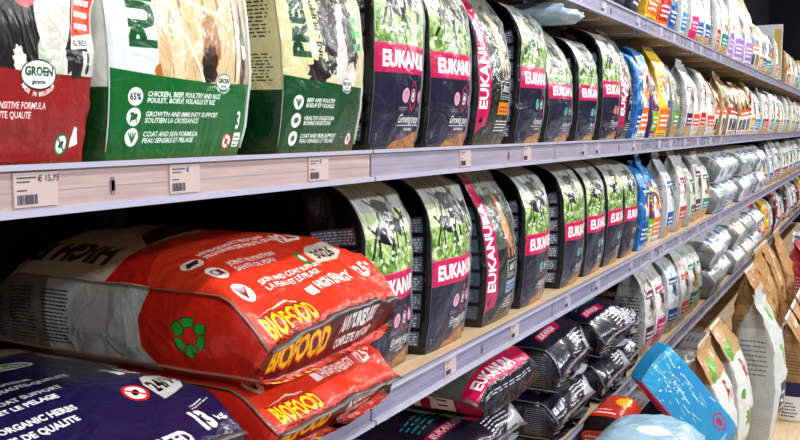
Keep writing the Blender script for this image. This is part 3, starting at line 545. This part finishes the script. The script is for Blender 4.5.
def ribbon(pts, out, wd, th, m, name, parent):
    """a flat welded fin along pts, standing off in directions out"""
    v, f = [], []; pts = np.asarray(pts); out = np.asarray(out); n = len(pts)
    tg = np.gradient(pts, axis=0); tg /= np.linalg.norm(tg, axis=1)[:, None]+1e-9
    nn = np.cross(tg, out); nn /= np.linalg.norm(nn, axis=1)[:, None]+1e-9
    for p_, o_, q in zip(pts, out, nn): v += [tuple(p_-o_*.003+q*th), tuple(p_+o_*wd+q*th*.4), tuple(p_+o_*wd-q*th*.4), tuple(p_-o_*.003-q*th)]
    for i in range(n-1):
        for k in range(4): a_, b_ = i*4+k, i*4+(k+1) % 4; f.append((a_, b_, b_+4, a_+4))
    f += [(3, 2, 1, 0), (n*4-4, n*4-3, n*4-2, n*4-1)]
    me = bpy.data.meshes.new(name); me.from_pydata(v, [], f); me.materials.append(m); me.shade_smooth()
    o = bpy.data.objects.new(name, me); o.parent = parent; return link(o)
SEAM = {}
def seam_mat(col):
    if col not in SEAM: SEAM[col] = mat('welded_film', col, .3)
    return SEAM[col]
COUNT = {}
def upright(design, label, x, y, z, w_=.21, d=.11, h=.36, prof='fold', rz=0, seed=None, res=(14, 8, 26), amp=1., seams=None, top=(.62, .62, .60), slump=0., name='pet_food_bag', group=None, bulge=.012, tilt=0):
    """x = near left corner along the shelf, y = front plane, z = what it stands on"""
    rs = np.random.RandomState(seed if seed is not None else random.randrange(10**6))
    fn = upright_fn(w_, d, h, prof, rs, amp, bulge, slump); o = body(fn, design, res, False, name); link(o)
    o.location = (x+w_/2, y, z); o.rotation_euler = (tilt, 0, rz); tag(o, label, 'bag', group)
    a = np.linspace(-1, 1, 13); q = fn(np.stack([a, a*0, a*0+1], -1)); q[:, 2] += .001
    dirv = fn(np.stack([a, a*0, a*0+1], -1)) - fn(np.stack([a, a*0, a*0+.86], -1)); dirv /= np.linalg.norm(dirv, axis=1)[:, None]
    if res[0] > 8: ribbon(q, dirv, .014, .0016, seam_mat(top), 'top_seal', o)
    if seams:
        t = np.linspace(-.94, .9, 24)
        for s_ in (-1, 1):
            q = fn(np.stack([t*0+s_, t*0-1, t], -1)); dv = np.tile(np.array([s_*.75, -.65, 0]), (24, 1)); ribbon(q, dv, .003, .0010, seam_mat(seams), 'edge_seam', o)
    return o
def lying(design, label, x, y, z, w_=.3, L=.42, T=.11, rz=0, seed=None, res=(16, 20, 6), amp=1., seams=None, name='pet_food_sack', group=None, rx=0, ry=0, sag=.27, fd=.45, under=0., fdr=.55):
    """x, y = centre of the front end, z = what it lies on"""
    rs = np.random.RandomState(seed if seed is not None else random.randrange(10**6))
    fn0 = lying_fn(w_, L, T, rs, amp, sag, fd, under, fdr)
    def fn(p): q = fn0(p); q[:, 1] += L/2; return q
    o = body(fn, design, res, True, name); link(o); o.location = (x, y, z+.0035); o.rotation_euler = (rx, ry, rz); tag(o, label, 'sack', group)
    if seams:
        t = np.linspace(-1, .95, 30); q = fn(np.stack([t*0-1, t, t*0+.97], -1)); ribbon(q, np.tile(np.array([-1., 0, .15]), (30, 1)), .006, .0014, seam_mat(seams), 'side_seam', o)
        q = fn(np.stack([t*0-1, t, t*0-.85], -1)); ribbon(q, np.tile(np.array([-1., 0, -.15]), (30, 1)), .006, .0014, seam_mat(seams), 'side_seam', o)
        t = np.linspace(-1, 1, 24); q = fn(np.stack([t, t*0-1, t*0+.96], -1)); ribbon(q, np.tile(np.array([0, -1., -.25]), (24, 1)), .008, .0018, seam_mat((.10, .07, .07)), 'end_seam', o)
    return o

ORD = ['nearest', 'second', 'third', 'fourth', 'fifth', 'sixth', 'seventh', 'eighth', 'ninth', 'tenth', 'eleventh', 'twelfth', 'thirteenth', 'fourteenth', 'fifteenth', 'sixteenth', 'seventeenth', 'eighteenth', 'nineteenth', 'twentieth', 'twenty-first', 'twenty-second', 'twenty-third', 'twenty-fourth', 'twenty-fifth']
# ------------------------------------------------------------------ the room
m_floor = mat('floor_tile', (.42, .41, .40), .35, noise=(.36, .35, .34), bump=.1, bscale=4)
m_wall = mat('wall_paint', (.50, .50, .50), .8); m_dark =  mat('dark_paint', (.010, .010, .012), 1)
m_dark.node_tree.nodes['Principled BSDF'].inputs['Specular IOR Level'].default_value = .05
X0, X1, Y0, Y1 = -3.0, 14.5, -7.5, .74
boxes('floor', [(X0, X1, Y0, Y1, -.05, 0)], m_floor)['kind'] = 'structure'
boxes('ceiling', [(X0, X1, Y0, Y1, CEIL, CEIL+.05)], m_dark)['kind'] = 'structure'
boxes('wall_back', [(X0, X1, Y1, Y1+.08, 0, CEIL)], m_dark)['kind'] = 'structure'
boxes('wall_end', [(X1, X1+.08, Y0, Y1, 0, CEIL)], m_dark)['kind'] = 'structure'
boxes('wall_front', [(X0-.08, X0, Y0, Y1, 0, CEIL)], m_wall)['kind'] = 'structure'
boxes('wall_opposite', [(X0, X1, Y0-.08, Y0, 0, CEIL)], m_wall)['kind'] = 'structure'
m_lamp = mat('lamp_diffuser', (.9, .9, .9), .5, emit=((1, .98, .95), 3)); m_case = mat('lamp_case', (.7, .7, .7), .4)
for i, (x, y, lx, ly, pw) in enumerate(LAMPS):
    t = empty('ceiling_light', (x, y, CEIL)); row = 'strip' if y > -3 else 'wide'
    tag(t, f'{ORD[i if i < 7 else i-7]} {"slim strip" if row == "strip" else "wide panel"} ceiling light above the {"aisle along the shelving" if row == "strip" else "far side of the shop"}', 'ceiling light', f'{row} ceiling lights')
    boxes('housing', [(-lx/2-.02, lx/2+.02, -ly/2-.02, ly/2+.02, -.05, 0)], m_case, t); boxes('diffuser', [(-lx/2, lx/2, -ly/2, ly/2, -.06, -.05)], m_lamp, t)

# ------------------------------------------------------------------ shelving
m_wood = mat('pale_pine', (.62, .47, .30), .55, noise=(.50, .35, .20), bump=.1, bscale=9, stretch=(.6, 9, 9))
m_woodd = mat('pine_core', (.55, .40, .26), .6, noise=(.40, .27, .16), bscale=9, stretch=(.6, 9, 9))
def rail_mat(name, c1, c2): return mat(name, c1, .32, noise=c2, bump=.05, bscale=7, stretch=(.8, 5, 16))
m_rail = rail_mat('rail_lavender', (.37, .32, .39), (.25, .22, .29)); m_rail_b = rail_mat('rail_blue_violet', (.27, .25, .35), (.14, .13, .22)); m_rail_t = rail_mat('rail_pinkish_tan', (.50, .36, .33), (.36, .26, .25)); m_rail_d = mat('rail_worn_violet', (.40, .37, .46), .35, noise=(.05, .045, .08), bscale=38, stretch=(.6, 1, 1.6))
m_lip = mat('rail_lip', (.42, .41, .52), .2); m_lab = mat('label_paper', (.50, .39, .375), .4); m_ink = mat('label_ink', (.05, .04, .06), .5)
m_grain = mat('rail_joint', (.30, .25, .33), .6); m_steel = mat('black_steel', (.03, .03, .035), .45); m_knot = mat('dark_knot', (.16, .12, .15), .6); m_lab2 = mat('label_paper_bright', (.36, .34, .42), .4)
JX = [-.70, .32, 1.36, 2.37, 3.40, 4.42, 5.44, 6.46, 7.48, 8.50, 9.52, 10.54, 11.56, 12.58]
LEVELS = {'A': (1.41, 0, 'second shelf from the top'), 'B': (.973, 0, 'middle shelf'), 'C': (1.85, 0, 'top shelf'), 'D': (.52, 0, 'fourth shelf down'), 'E': (.24, -.58, 'low bottom deck')}
DEPTH = .60
def text_mesh(s, size, m, parent, loc, name):
    tri = glyphs(s, .012)*size; v = [(p[0], -.0006, p[1]) for t in tri for p in t]; f = [(3*i, 3*i+1, 3*i+2) for i in range(len(tri))]
    me = bpy.data.meshes.new(name); me.from_pydata(v, [], f); me.materials.append(m); o = bpy.data.objects.new(name, me); o.parent = parent; o.location = loc; return link(o)
LW = (1.02, 1.01, .997)
plank_me = {}
for lv, (z, yf, nm) in LEVELS.items():
    for i in range(len(JX)-1):
        x0, x1 = JX[i]+.003, JX[i+1]-.003; L = x1-x0
        if lv in 'CE' and x1 < .3: continue
        t = empty('shelf', (x0, yf, z-.05)); dep = DEPTH - yf
        tag(t, f'pale wooden shelf with lavender price rail, {nm}, {"section nearest the camera" if i == 0 else ORD[i] + " section along"}', 'shelf', f'wooden shelves of the {nm}')
        npl = 5 if lv != 'E' else 8; pw = (dep-.012)/npl
        for k in range(npl):
            key = (round(L, 3), round(pw, 3))
            if key not in plank_me: o = plank_me[key] = boxes('plank', [(0, L, .0012, pw-.0012, 0, .024)], m_wood, t)
            else: o = plank_me[key].copy(); o.parent = t; link(o)
            o.location = (0, .012+k*pw, .0255)
        for bx in (.02, L/2-.02, L-.06): boxes('bearer', [(bx, bx+.04, .03, dep-.02, -.004, .0255)], m_woodd, t)
        mr = m_rail_d if i >= 4 else m_rail_t if (lv == 'A' and i == 1) else m_rail if lv == 'A' else m_rail_b
        rail = boxes('price_rail', [(0, L, 0, .012, .0, .0505)], mr, t)
        boxes('upper_lip', [(0, L, -.006, .002, .0465, .0525)], m_lip, rail); boxes('lower_lip', [(0, L, -.010, .002, -.002, .006)], m_lip, rail)
        boxes('grain_line', [(0, L, -.0006, .001, .0235, .0247)], m_grain, rail)
        rr = random.Random(i*7+ord(lv))
        spots = {('A', 1): [.33, .56, .87], ('A', 2): [.40, .78], ('B', 1): [.8], ('B', 2): [.33, .71]}.get((lv, i), [rr.uniform(.1, .3), rr.uniform(.4, .6), rr.uniform(.7, .9)])
        for sx in spots:
            if i <= 5:
                lb = boxes('price_label', [(-.028, .028, -.0022, 0, .008, .044)], m_lab if i < 3 else m_lab2, rail, (sx*L if not (lv == 'A' and i == 1) else sx, 0, 0))
                if i < 4:
                    q = -.024; bb = []
                    while q < 0: k = rr.choice((.0006, .001, .0016)); bb.append((q, q+k, -.0028, -.0020, .011, .021)); q += k+rr.choice((.0008, .0014))
                    bb += [(-.024, .0, -.0028, -.0020, .038, .0395), (-.024, -.008, -.0028, -.0020, .034, .0352), (-.024, -.012, -.0028, -.0020, .025, .0262)]
                    bc = boxes('barcode', bb, m_ink, rail, lb.location)
                    if lv == 'A' and i == 1: text_mesh('€ 15,75' if sx < .5 else '€', .0062, m_ink, rail, (lb.location[0]+.002, -.0024, .0345), 'price')
        if rr.random() < .8: boxes('knot', [(-.004, .004, -.0012, 0, .018, .030), (-.0025, .0025, -.0012, 0, .014, .034)], m_knot, rail, (rr.uniform(.3, .7)*L, 0, 0))
for i in range(len(JX)):
    t = empty('shelf_upright', (JX[i], DEPTH+.008, 0)); tag(t, f'black steel shelving upright, {"nearest" if i == 0 else ORD[i]} along the back of the shelving', 'upright', 'black shelving uprights')
    boxes('post', [(-.03, .03, .0, .06, 0, 2.32)], m_steel, t); boxes('slotted_face', [(-.012, .012, -.006, 0, .05, 2.30)], m_steel, t)
    for lv in 'ABCD': z = LEVELS[lv][0]; boxes('bracket', [(-.010, .010, -.25, 0, z-.085, z-.056)], m_steel, t)
for i in range(len(JX)-1):
    o = boxes('shelf_back_panel', [(JX[i]+.032, JX[i+1]-.032, DEPTH+.02, DEPTH+.04, .02, 2.30)], m_dark); tag(o, f'dark panel closing the back of the {"nearest" if i == 0 else ORD[i]} shelving section', 'panel', 'dark back panels')
boxes('deck_plinth', [(JX[1], JX[-1], -.52, .55, 0, .184)], m_steel)
tag(bpy.context.scene.collection.objects[-1], 'black plinth under the low bottom deck', 'plinth')

# ------------------------------------------------------------------ bags, row by row
zA, zB, zC, zD, zE = (LEVELS[k][0] for k in 'ABCDE')
HI = (30, 12, 48); MID = (22, 10, 36); LO = (10, 6, 18); TINY = (6, 4, 10)
# row A: on the second shelf from the top
upright('red_dog', 'red and white bag with black and white dog photo, nearest on the upper shelf', .474, .006, zA, .28, .15, .372, 'pinch', rz=0, seed=3, res=HI, amp=1.6, top=(.7, .7, .68))
upright('green_puppy', 'green and white puppy bag with cream puppy photo, between the red and the cream bag', .757, .016, zA, .283, .14, .360, 'pinch', rz=0, seed=11, res=HI, amp=1.2, seams=(.55, .6, .56), top=(.8, .8, .8))
upright('cream_puppy', 'cream and green mini puppy bag with black and white dog, beside the green bag', 1.098, .012, zA, .250, .14, .362, 'pinch', rz=0, seed=5, res=HI, amp=1.0, seams=(.5, .5, .38), top=(.7, .68, .5))
UA = [('navy_pink', 1.397, 'navy growing puppy bag with pink band, directly after the cream bag on upper shelf', .205, 'fold'),
      ('navy_pink_b', 1.615, 'navy growing puppy bag with pink band, just before the dark vertical-striped bag, upper shelf', .215, 'fold'),
      ('breed_orange', 1.862, 'dark grey bag with vertical pink stripe and orange label, upper shelf', .205, 'lean'),
      ('navy_teal', 2.128, 'navy bag with teal icon, first behind the dark striped bag on upper shelf', .205, 'fold'),
      ('navy_teal_b', 2.350, 'navy bag with teal icon and crumpled grey film on its top, upper shelf', .225, 'lean'),
      ('navy_teal', 2.620, 'navy bag with teal icon, just behind the bag with crumpled film, upper shelf', .215, 'fold'),
      ('navy_orange', 2.885, 'navy bag with salmon icon, last navy one on the upper shelf', .225, 'fold')]
UA.append(('breed_blue', 3.120, 'thin dark bag with vertical pink stripe, ending the navy range on upper shelf', .15, 'lean'))
for d_, x, lab, w_, pf in UA: upright(d_, lab, x, .018, zA, w_, .13, .325 if 'film' in lab else .372, pf, res=HI, amp=1.25, seams=(.16, .16, .19), top=(.55, .56, .54))
crf = upright('film_blue', 'crumpled blue-grey film lying folded over a navy bag, upper shelf', 2.33, -.01, zA+.337, .25, .20, .038, 'block', res=MID, amp=4.5, name='crumpled_film', top=(.5, .55, .6)); crf['category'] = 'film'
# row A beyond the navy range: x, design, width, height, look
def run(lst, y, z, shelf, row, d=.12, hh=.35, prof=('fold', 'lean', 'pinch')):
    n = {}
    for k, (x, de, w_, look) in enumerate(lst):
        n[look] = n.get(look, 0)+1
    seen = {}
    for k, (x, de, w_, look) in enumerate(lst):
        seen[look] = seen.get(look, 0)+1
        o_ = {1: 'first', 2: 'second', 3: 'third', 4: 'fourth', 5: 'fifth', 6: 'sixth', 7: 'seventh', 8: 'eighth', 9: 'ninth', 10: 'tenth'}.get(seen[look], 'far')
        lab = f'{look} on the {shelf}' if n[look] == 1 else f'{look}, {o_} such along the {shelf}'
        res = MID if x < 3.8 else LO if x < 6.5 else TINY
        upright(de, lab, x, y+random.uniform(-.012, .012), z, w_, d*random.uniform(.9, 1.1), (hh*random.uniform(.92, 1.05) if 'lavender' not in look else .47), random.choice(prof), rz=random.uniform(-.10, .10), res=res, amp=1.5, group=row, slump=random.uniform(-.02, .03), top=(.6, .6, .58))
def fill(x, x1, kinds, step):
    out = []; 
    while x < x1:
        de, look = kinds[len(out) % len(kinds)]; w_ = step*random.uniform(.82, .95); out.append((x, de, w_, look)); x += step
    return out
rowA = [(3.29, 'blue_white', .13, 'blue pouch with lime label'), (3.44, 'white_blue_orange', .13, 'white and blue pouch with orange label'), (3.59, 'lime_purple', .12, 'purple pouch with lime label'), (3.74, 'yellow_blue', .19, 'yellow pouch with orange label'),
        (3.98, 'silver_green', .27, 'silver pouch with green label'), (4.29, 'white_purple', .19, 'white pouch with purple label'), (4.50, 'white_orange', .19, 'white pouch with orange label'), (4.71, 'white_red', .19, 'white pouch with red label'), (4.92, 'white_orange', .19, 'white pouch with orange label')]
rowA += fill(5.15, 6.7, [('kraft_white', 'brown kraft pouch with white label'), ('kraft_white', 'brown kraft pouch with white label'), ('kraft_red', 'brown kraft pouch with red label'), ('kraft_navy', 'brown kraft pouch with navy label')], .23)
rowA += fill(6.8, 12.3, [('white_gold', 'white and gold pouch'), ('white_red_blue', 'white pouch with blue label'), ('white_teal', 'white pouch with teal label'), ('white_red', 'white pouch with red label')], .25)
run(rowA, .02, zA, 'upper shelf', 'pouches along the upper shelf')
# row C: top shelf
rowC = [(2.80, 'black_small', .20, 'black pouch'), (3.02, 'black_small', .20, 'black pouch'), (3.24, 'black_small', .20, 'black pouch'), (3.46, 'yellow_blue', .20, 'yellow pouch with orange label'), (3.68, 'orange_snack', .18, 'orange pouch with red label'), (3.88, 'blue_white', .19, 'blue pouch with lime label'), (4.09, 'white_red_blue', .19, 'white pouch with blue label'),
        (4.30, 'white_pink', .20, 'white pouch with pink base'), (4.52, 'white_blue', .22, 'white pouch with dark blue label'), (4.77, 'white_blue', .24, 'white pouch with dark blue label'), (5.04, 'white_red', .22, 'white pouch with red label'), (5.28, 'white_teal', .24, 'white pouch with teal label')]
rowC += [(5.56, 'lavender_white', .30, 'lavender and kraft bag'), (5.9, 'lavender_white', .30, 'lavender and kraft bag'), (6.24, 'lavender_white', .30, 'lavender and kraft bag'), (6.58, 'kraft_white', .3, 'brown kraft bag')]
rowC += fill(6.95, 12.3, [('white_gold', 'white and gold pouch'), ('white_blue', 'white pouch with dark blue label'), ('white_teal', 'white pouch with teal label'), ('kraft_white', 'brown kraft bag'), ('white_red', 'white pouch with red label')], .27)
rowC = [r for r in rowC if not 8.3 < r[0] < 8.9]
t = empty('display_board', (8.62, .10, zC)); tag(t, 'pale upright display board standing among the bags of the top shelf', 'board')
boxes('panel', [(-.012, .012, -.09, .12, .02, .50)], mat('board_white', (.62, .66, .66), .4), t); boxes('foot', [(-.05, .05, -.09, .12, 0, .02)], m_steel, t); boxes('gold_strip', [(-.0135, -.0118, -.085, -.03, .05, .46)], mat('board_gold', (.55, .38, .10), .4), t)
run(rowC, .02, zC, 'top shelf', 'pouches along the top shelf', hh=.36)
# row B: middle shelf
UB = [('navy_pink', 1.425, .05, 'navy puppy bag half hidden behind the stacked red sacks, middle shelf', .195, 'fold', .385),
      ('navy_pink_b', 1.662, .035, 'navy growing puppy bag with pink band standing clear of the red sacks, middle shelf', .215, 'fold', .385),
      ('breed_blue', 1.950, .03, 'dark grey bag with vertical pink stripe and blue label, middle shelf', .205, 'lean', .385),
      ('navy_teal', 2.215, .03, 'navy bag with teal icon, directly after the dark striped bag, middle shelf', .20, 'fold', .38),
      ('navy_teal_b', 2.545, .03, 'navy bag with teal icon after a dark gap, middle shelf', .21, 'fold', .38),
      ('navy_teal', 2.785, .03, 'navy bag with teal icon, middle one of the last three full ones, middle shelf', .215, 'fold', .38),
      ('navy_teal_b', 3.022, .03, 'navy bag with teal icon just before the salmon icon bag, middle shelf', .215, 'fold', .38),
      ('navy_orange', 3.262, .03, 'navy bag with salmon icon, last navy one on the middle shelf', .20, 'fold', .365)]
for d_, x, y, lab, w_, pf, h in UB: upright(d_, lab, x, y, zB, w_, .135, h, pf, res=HI, amp=1.3, seams=(.16, .16, .19), top=(.55, .56, .54))
rowB = [(3.485, 'blue_white', .11, 'blue pouch with lime label'), (3.61, 'lime_purple', .13, 'purple pouch with lime label'), (3.75, 'white_blue_orange', .17, 'white and blue pouch with orange label'), (3.95, 'white_blue', .24, 'white pouch with dark blue label'), (4.22, 'white_red', .21, 'white pouch with red label'), (4.46, 'white_green', .20, 'white pouch with green label'), (4.69, 'white_purple', .20, 'white pouch with purple label'), (4.92, 'white_teal', .2, 'white pouch with teal label')]
run(rowB, .03, zB, 'middle shelf', 'pouches along the middle shelf')
# the red sacks and the navy sack
lying('red_big', 'large red sack, lower of the two stacked red sacks on the middle shelf', 1.190, -.062, zB, .405, .63, .138, seed=21, res=(34, 44, 12), amp=1.0, seams=(.28, .10, .08), fd=.62)
lying('red_big', 'large red sack with green recycling sign, upper of the two stacked red sacks', 1.190, -.060, zB+.106, .42, .64, .186, rz=-.01, ry=-.035, sag=.24, seed=8, res=(36, 46, 14), amp=1.2, seams=(.28, .10, .08), fd=.52, under=.138)
lying('navy_big', 'large navy blue sack lying in front of the red sacks on the middle shelf', .733, -.058, zB, .465, .60, .142, seed=4, res=(34, 40, 10), amp=1.0, seams=(.12, .11, .28), fd=.40, sag=.13)
# silver stacks, row B far
def stack(x0, n, z, designs, word, shelf, layers, w_=.44, L=.50, T=.185, y=-.02, res=(10, 12, 5)):
    for i in range(n):
        jx, jy = random.uniform(-.004, .004), random.uniform(-.03, .02)
        for j in range(layers):
            lying(designs[(i+j) % len(designs)][0], f'{designs[(i+j) % len(designs)][1]}, {["bottom", "second", "third", "topmost"][j] if j < layers-1 or layers < 4 else "topmost"} of the {ORD[i] if i else "nearest"} pile on the {shelf}', x0+w_/2+i*(w_+.03)+jx, y+jy, z+j*(T*.87), w_, L, T, res=res, amp=1.6, group=f'{word} on the {shelf}', fd=.4, under=T if j else 0, sag=.15)
SB = [('silver_grey', 'grey plastic sack'), ('silver_blue', 'silver-white sack with blue print'), ('silver_blue', 'silver-white sack with blue print')]
stack(5.17, 5, zB, SB, 'lying sacks', 'middle shelf', 2)
rowB2 = fill(7.5, 12.3, [('white_teal', 'far white pouch with teal label'), ('white_red', 'far white pouch with red label'), ('white_blue', 'far white pouch with dark blue label')], .26)
run(rowB2, .02, zB, 'middle shelf', 'far pouches on the middle shelf')
# row D
lying('navy_lying_pink', 'navy sack lying lowest under the grey and pink sack, fourth shelf', 1.98, .0, zD, .48, .44, .135, seed=31, res=(20, 20, 8), amp=1.2, seams=(.1, .1, .14))
lying('navy_lying_teal', 'navy sack lying directly under the grey and pink sack, fourth shelf', 1.98, 0, zD+.106, .48, .44, .135, seed=32, res=(20, 20, 8), amp=1.2, seams=(.1, .1, .14), under=.135)
lying('grey_pink_lying', 'grey sack with pink band and pink end, lying on top of navy sacks, fourth shelf', 1.865, .125, zD+.244, .27, .43, .115, rz=-math.pi/2, seed=33, res=(20, 26, 8), amp=1.1, seams=(.2, .2, .2))
COL = [(2.46, .42, (.17, .20)), (2.92, .38, (.17, .18)), (3.34, .24, (.14, .14))]
for ci, (x, w_, Ts) in enumerate(COL):
    z = zD
    for j, T in enumerate(Ts):
        lying('navy_lying_teal' if (ci+j) % 2 == 0 else 'navy_lying_pink', f'navy film sack, {["lower", "upper"][j]} one of the {["nearest", "second", "farthest"][ci]} navy pile on the fourth shelf',
              x+w_/2, (.0, -.015, .01)[ci], z, w_, .42, T, seed=50+ci*5+j, res=(24, 26, 8), amp=1.6, seams=(.14, .14, .17), fd=.5, under=Ts[j-1] if j else 0, rz=(.05, -.05, .04)[ci] if j == 1 else 0)
        z += T*.73+.016
rowD = [(3.62, 'silver_grey_up', .20, 'grey pouch with dark label'), (3.84, 'white_pink', .20, 'white pouch with pink base'), (4.08, 'white_blue', .19, 'white pouch with dark blue label'), (4.30, 'white_orange', .20, 'white pouch with orange label'), (4.54, 'white_teal', .20, 'white pouch with teal label'), (4.78, 'white_green', .20, 'white pouch with green label')]
rowD[0] = (3.64, 'white_purple', .17, 'white pouch with purple label')
run(rowD, .02, zD, 'fourth shelf', 'pouches on the fourth shelf', hh=.36)
SD = [('silver_grey', 'grey plastic sack'), ('silver_blue', 'silver-white sack with blue print'), ('silver_blue', 'silver-white sack with blue print'), ('silver_red', 'silver-white sack with red print')]
stack(5.02, 5, zD, SD, 'lying sacks', 'fourth shelf', 2)
rowD2 = fill(7.4, 12.3, [('red_white', 'far red pouch'), ('white_blue', 'far white pouch with dark blue label'), ('yellow_blue', 'far yellow pouch'), ('white_red', 'far white pouch with red label'), ('black_small', 'far black pouch')], .25)
run(rowD2, .02, zD, 'fourth shelf', 'far pouches on the fourth shelf')
# bottom deck: tall sacks, some leaning
def sack(de, lab, x, y, h, w_=.30, d=.15, rz=0, seed=1, prof='pinch', res=MID, tilt=0, z=None, top=(.6, .48, .34)):
    return upright(de, lab, x, y, zE if z is None else z, w_, d, h, prof, rz=rz, seed=seed, res=res, amp=2.0, name='pet_food_sack', tilt=tilt, top=top, bulge=.02)
TS = [('white_leaf', 'tall white sack with red lettering and kraft top, nearest of the standing sacks', 2.98, -.37, .475, .27),
      ('white_leaf', 'tall white sack with red lettering, second of the standing sacks', 3.28, -.385, .49, .28),
      ('white_leaf_black', 'tall pale sack with black label panel and green leaf, after the red lettered sacks', 3.60, -.47, .56, .30),
      ('kraft_navy_tall', 'tall brown kraft sack with navy band, nearest kraft sack', 3.95, -.415, .60, .34),
      ('kraft_yellow_tall', 'tall brown kraft sack with yellow band, second kraft sack', 4.33, -.38, .62, .34),
      ('kraft_navy_tall', 'tall brown kraft sack with navy band, third kraft sack', 4.71, -.39, .62, .34),
      ('kraft_yellow_tall', 'tall brown kraft sack with yellow band, fourth kraft sack', 5.09, -.39, .63, .34)]
for k, (de, lab, x, y, h, w_) in enumerate(TS): sack(de, lab, x, y, h, w_, .15, 0, 90+k, 'lean' if k % 2 else 'pinch')
for k, (x, de, col) in enumerate(((3.95, 'kraft_navy_tall', 'navy'), (4.22, 'kraft_navy_tall', 'navy'), (4.51, 'kraft_yellow_tall', 'yellow'), (4.80, 'kraft_navy_tall', 'navy'), (5.09, 'kraft_yellow_tall', 'yellow'))):
    sack(de, f'short white and kraft sack with {col} band, {ORD[k]} of the front row', x, -.56, .42, .25, .12, 0, 300+k, 'lean', top=(.7, .68, .62))
for ci, x in enumerate((3.32, 3.70, 4.06, 4.44)):
    for j in range(2):
        lying('grey_plain', f'grey plastic sack, {["lower", "upper"][j]} one of the {["nearest", "second", "third", "farthest"][ci]} pile behind the standing sacks', x, -.19, zE+j*.097, .36, .5, .122, seed=200+ci*5+j, res=(10, 12, 5), under=.122 if j else 0)
for j in range(3): lying('silver_red' if j else 'silver_grey', f'{"silver-white" if j else "grey"} sack, {["lowest", "second", "third"][j]} in the pile under the pale blue sack, bottom deck', 2.03, -.31, zE+j*.110, .24, .42, .145, rz=-math.pi/2, seed=120+j, res=(12, 14, 6), under=.145 if j else 0)
lying('pale_blue', 'pale blue sack lying crumpled on top of the nearest bottom deck pile', 2.02, -.30, zE+.336, .25, .42, .125, rz=-math.pi/2, seed=130, res=MID, amp=2.6, under=.145)
lying('red_label', 'red and orange sack lying between the pale blue sack and the shelf rail', 2.58, -.08, zE+.234, .13, .34, .11, rz=-math.pi/2, seed=151, res=(14, 16, 6), under=.0, fd=.3)
for j in range(2): lying('silver_grey', f'grey plastic sack lying {["lower", "upper"][j]} beneath the red and orange sack, bottom deck', 2.56, -.10, zE+j*.108, .20, .38, .135, rz=-math.pi/2, seed=170+j, res=(10, 12, 5), under=.135 if j else 0)
# the cyan bag leans on a navy one: its face runs through three points of the pile
P1, P2, P3 = Vector((2.585, -.30, .825)), Vector((2.50, -.23, .729)), Vector((2.85, -.455, .535))
ey = (P1-P3).normalized(); ex = (P1-P2); ex = (ex-ey*ex.dot(ey)).normalized(); ez = ex.cross(ey)
def tilted(o, org): o.matrix_world = Matrix.Translation(org) @ Matrix((ex, ey, ez)).transposed().to_4x4()
WC, LC = .150, .45
o = lying('cyan_star', 'bright cyan bag with white speckles and pink hexagon, leaning low at the front', 0, 0, 0, WC, LC, .06, seed=160, res=MID, amp=.6, sag=.05, fd=.1, fdr=.15, name='pet_food_bag'); o['category'] = 'bag'; tilted(o, P3-ex*WC/2-ez*.06)
o = lying('navy_star', 'dark navy bag with pink edge, tucked under the leaning cyan bag', 0, 0, 0, .17, .32, .07, seed=161, res=MID, amp=1, name='pet_food_bag'); o['category'] = 'bag'; tilted(o, P3-ex*(WC/2+.09)-ez*.14-ey*.08)
far = fill(5.6, 12.0, [('red_white', 'red and white bag'), ('white_blue', 'white bag with dark blue label'), ('orange_snack', 'orange bag'), ('blue_white', 'blue bag with lime label'), ('yellow_blue', 'yellow bag'), ('black_small', 'black bag'), ('kraft_red', 'kraft bag with red label')], .30)
run(far, -.50, zE, 'bottom deck', 'bags along the far bottom deck', hh=.55, d=.16)
for g, _ in GRIDS.values(): bpy.data.meshes.remove(g)
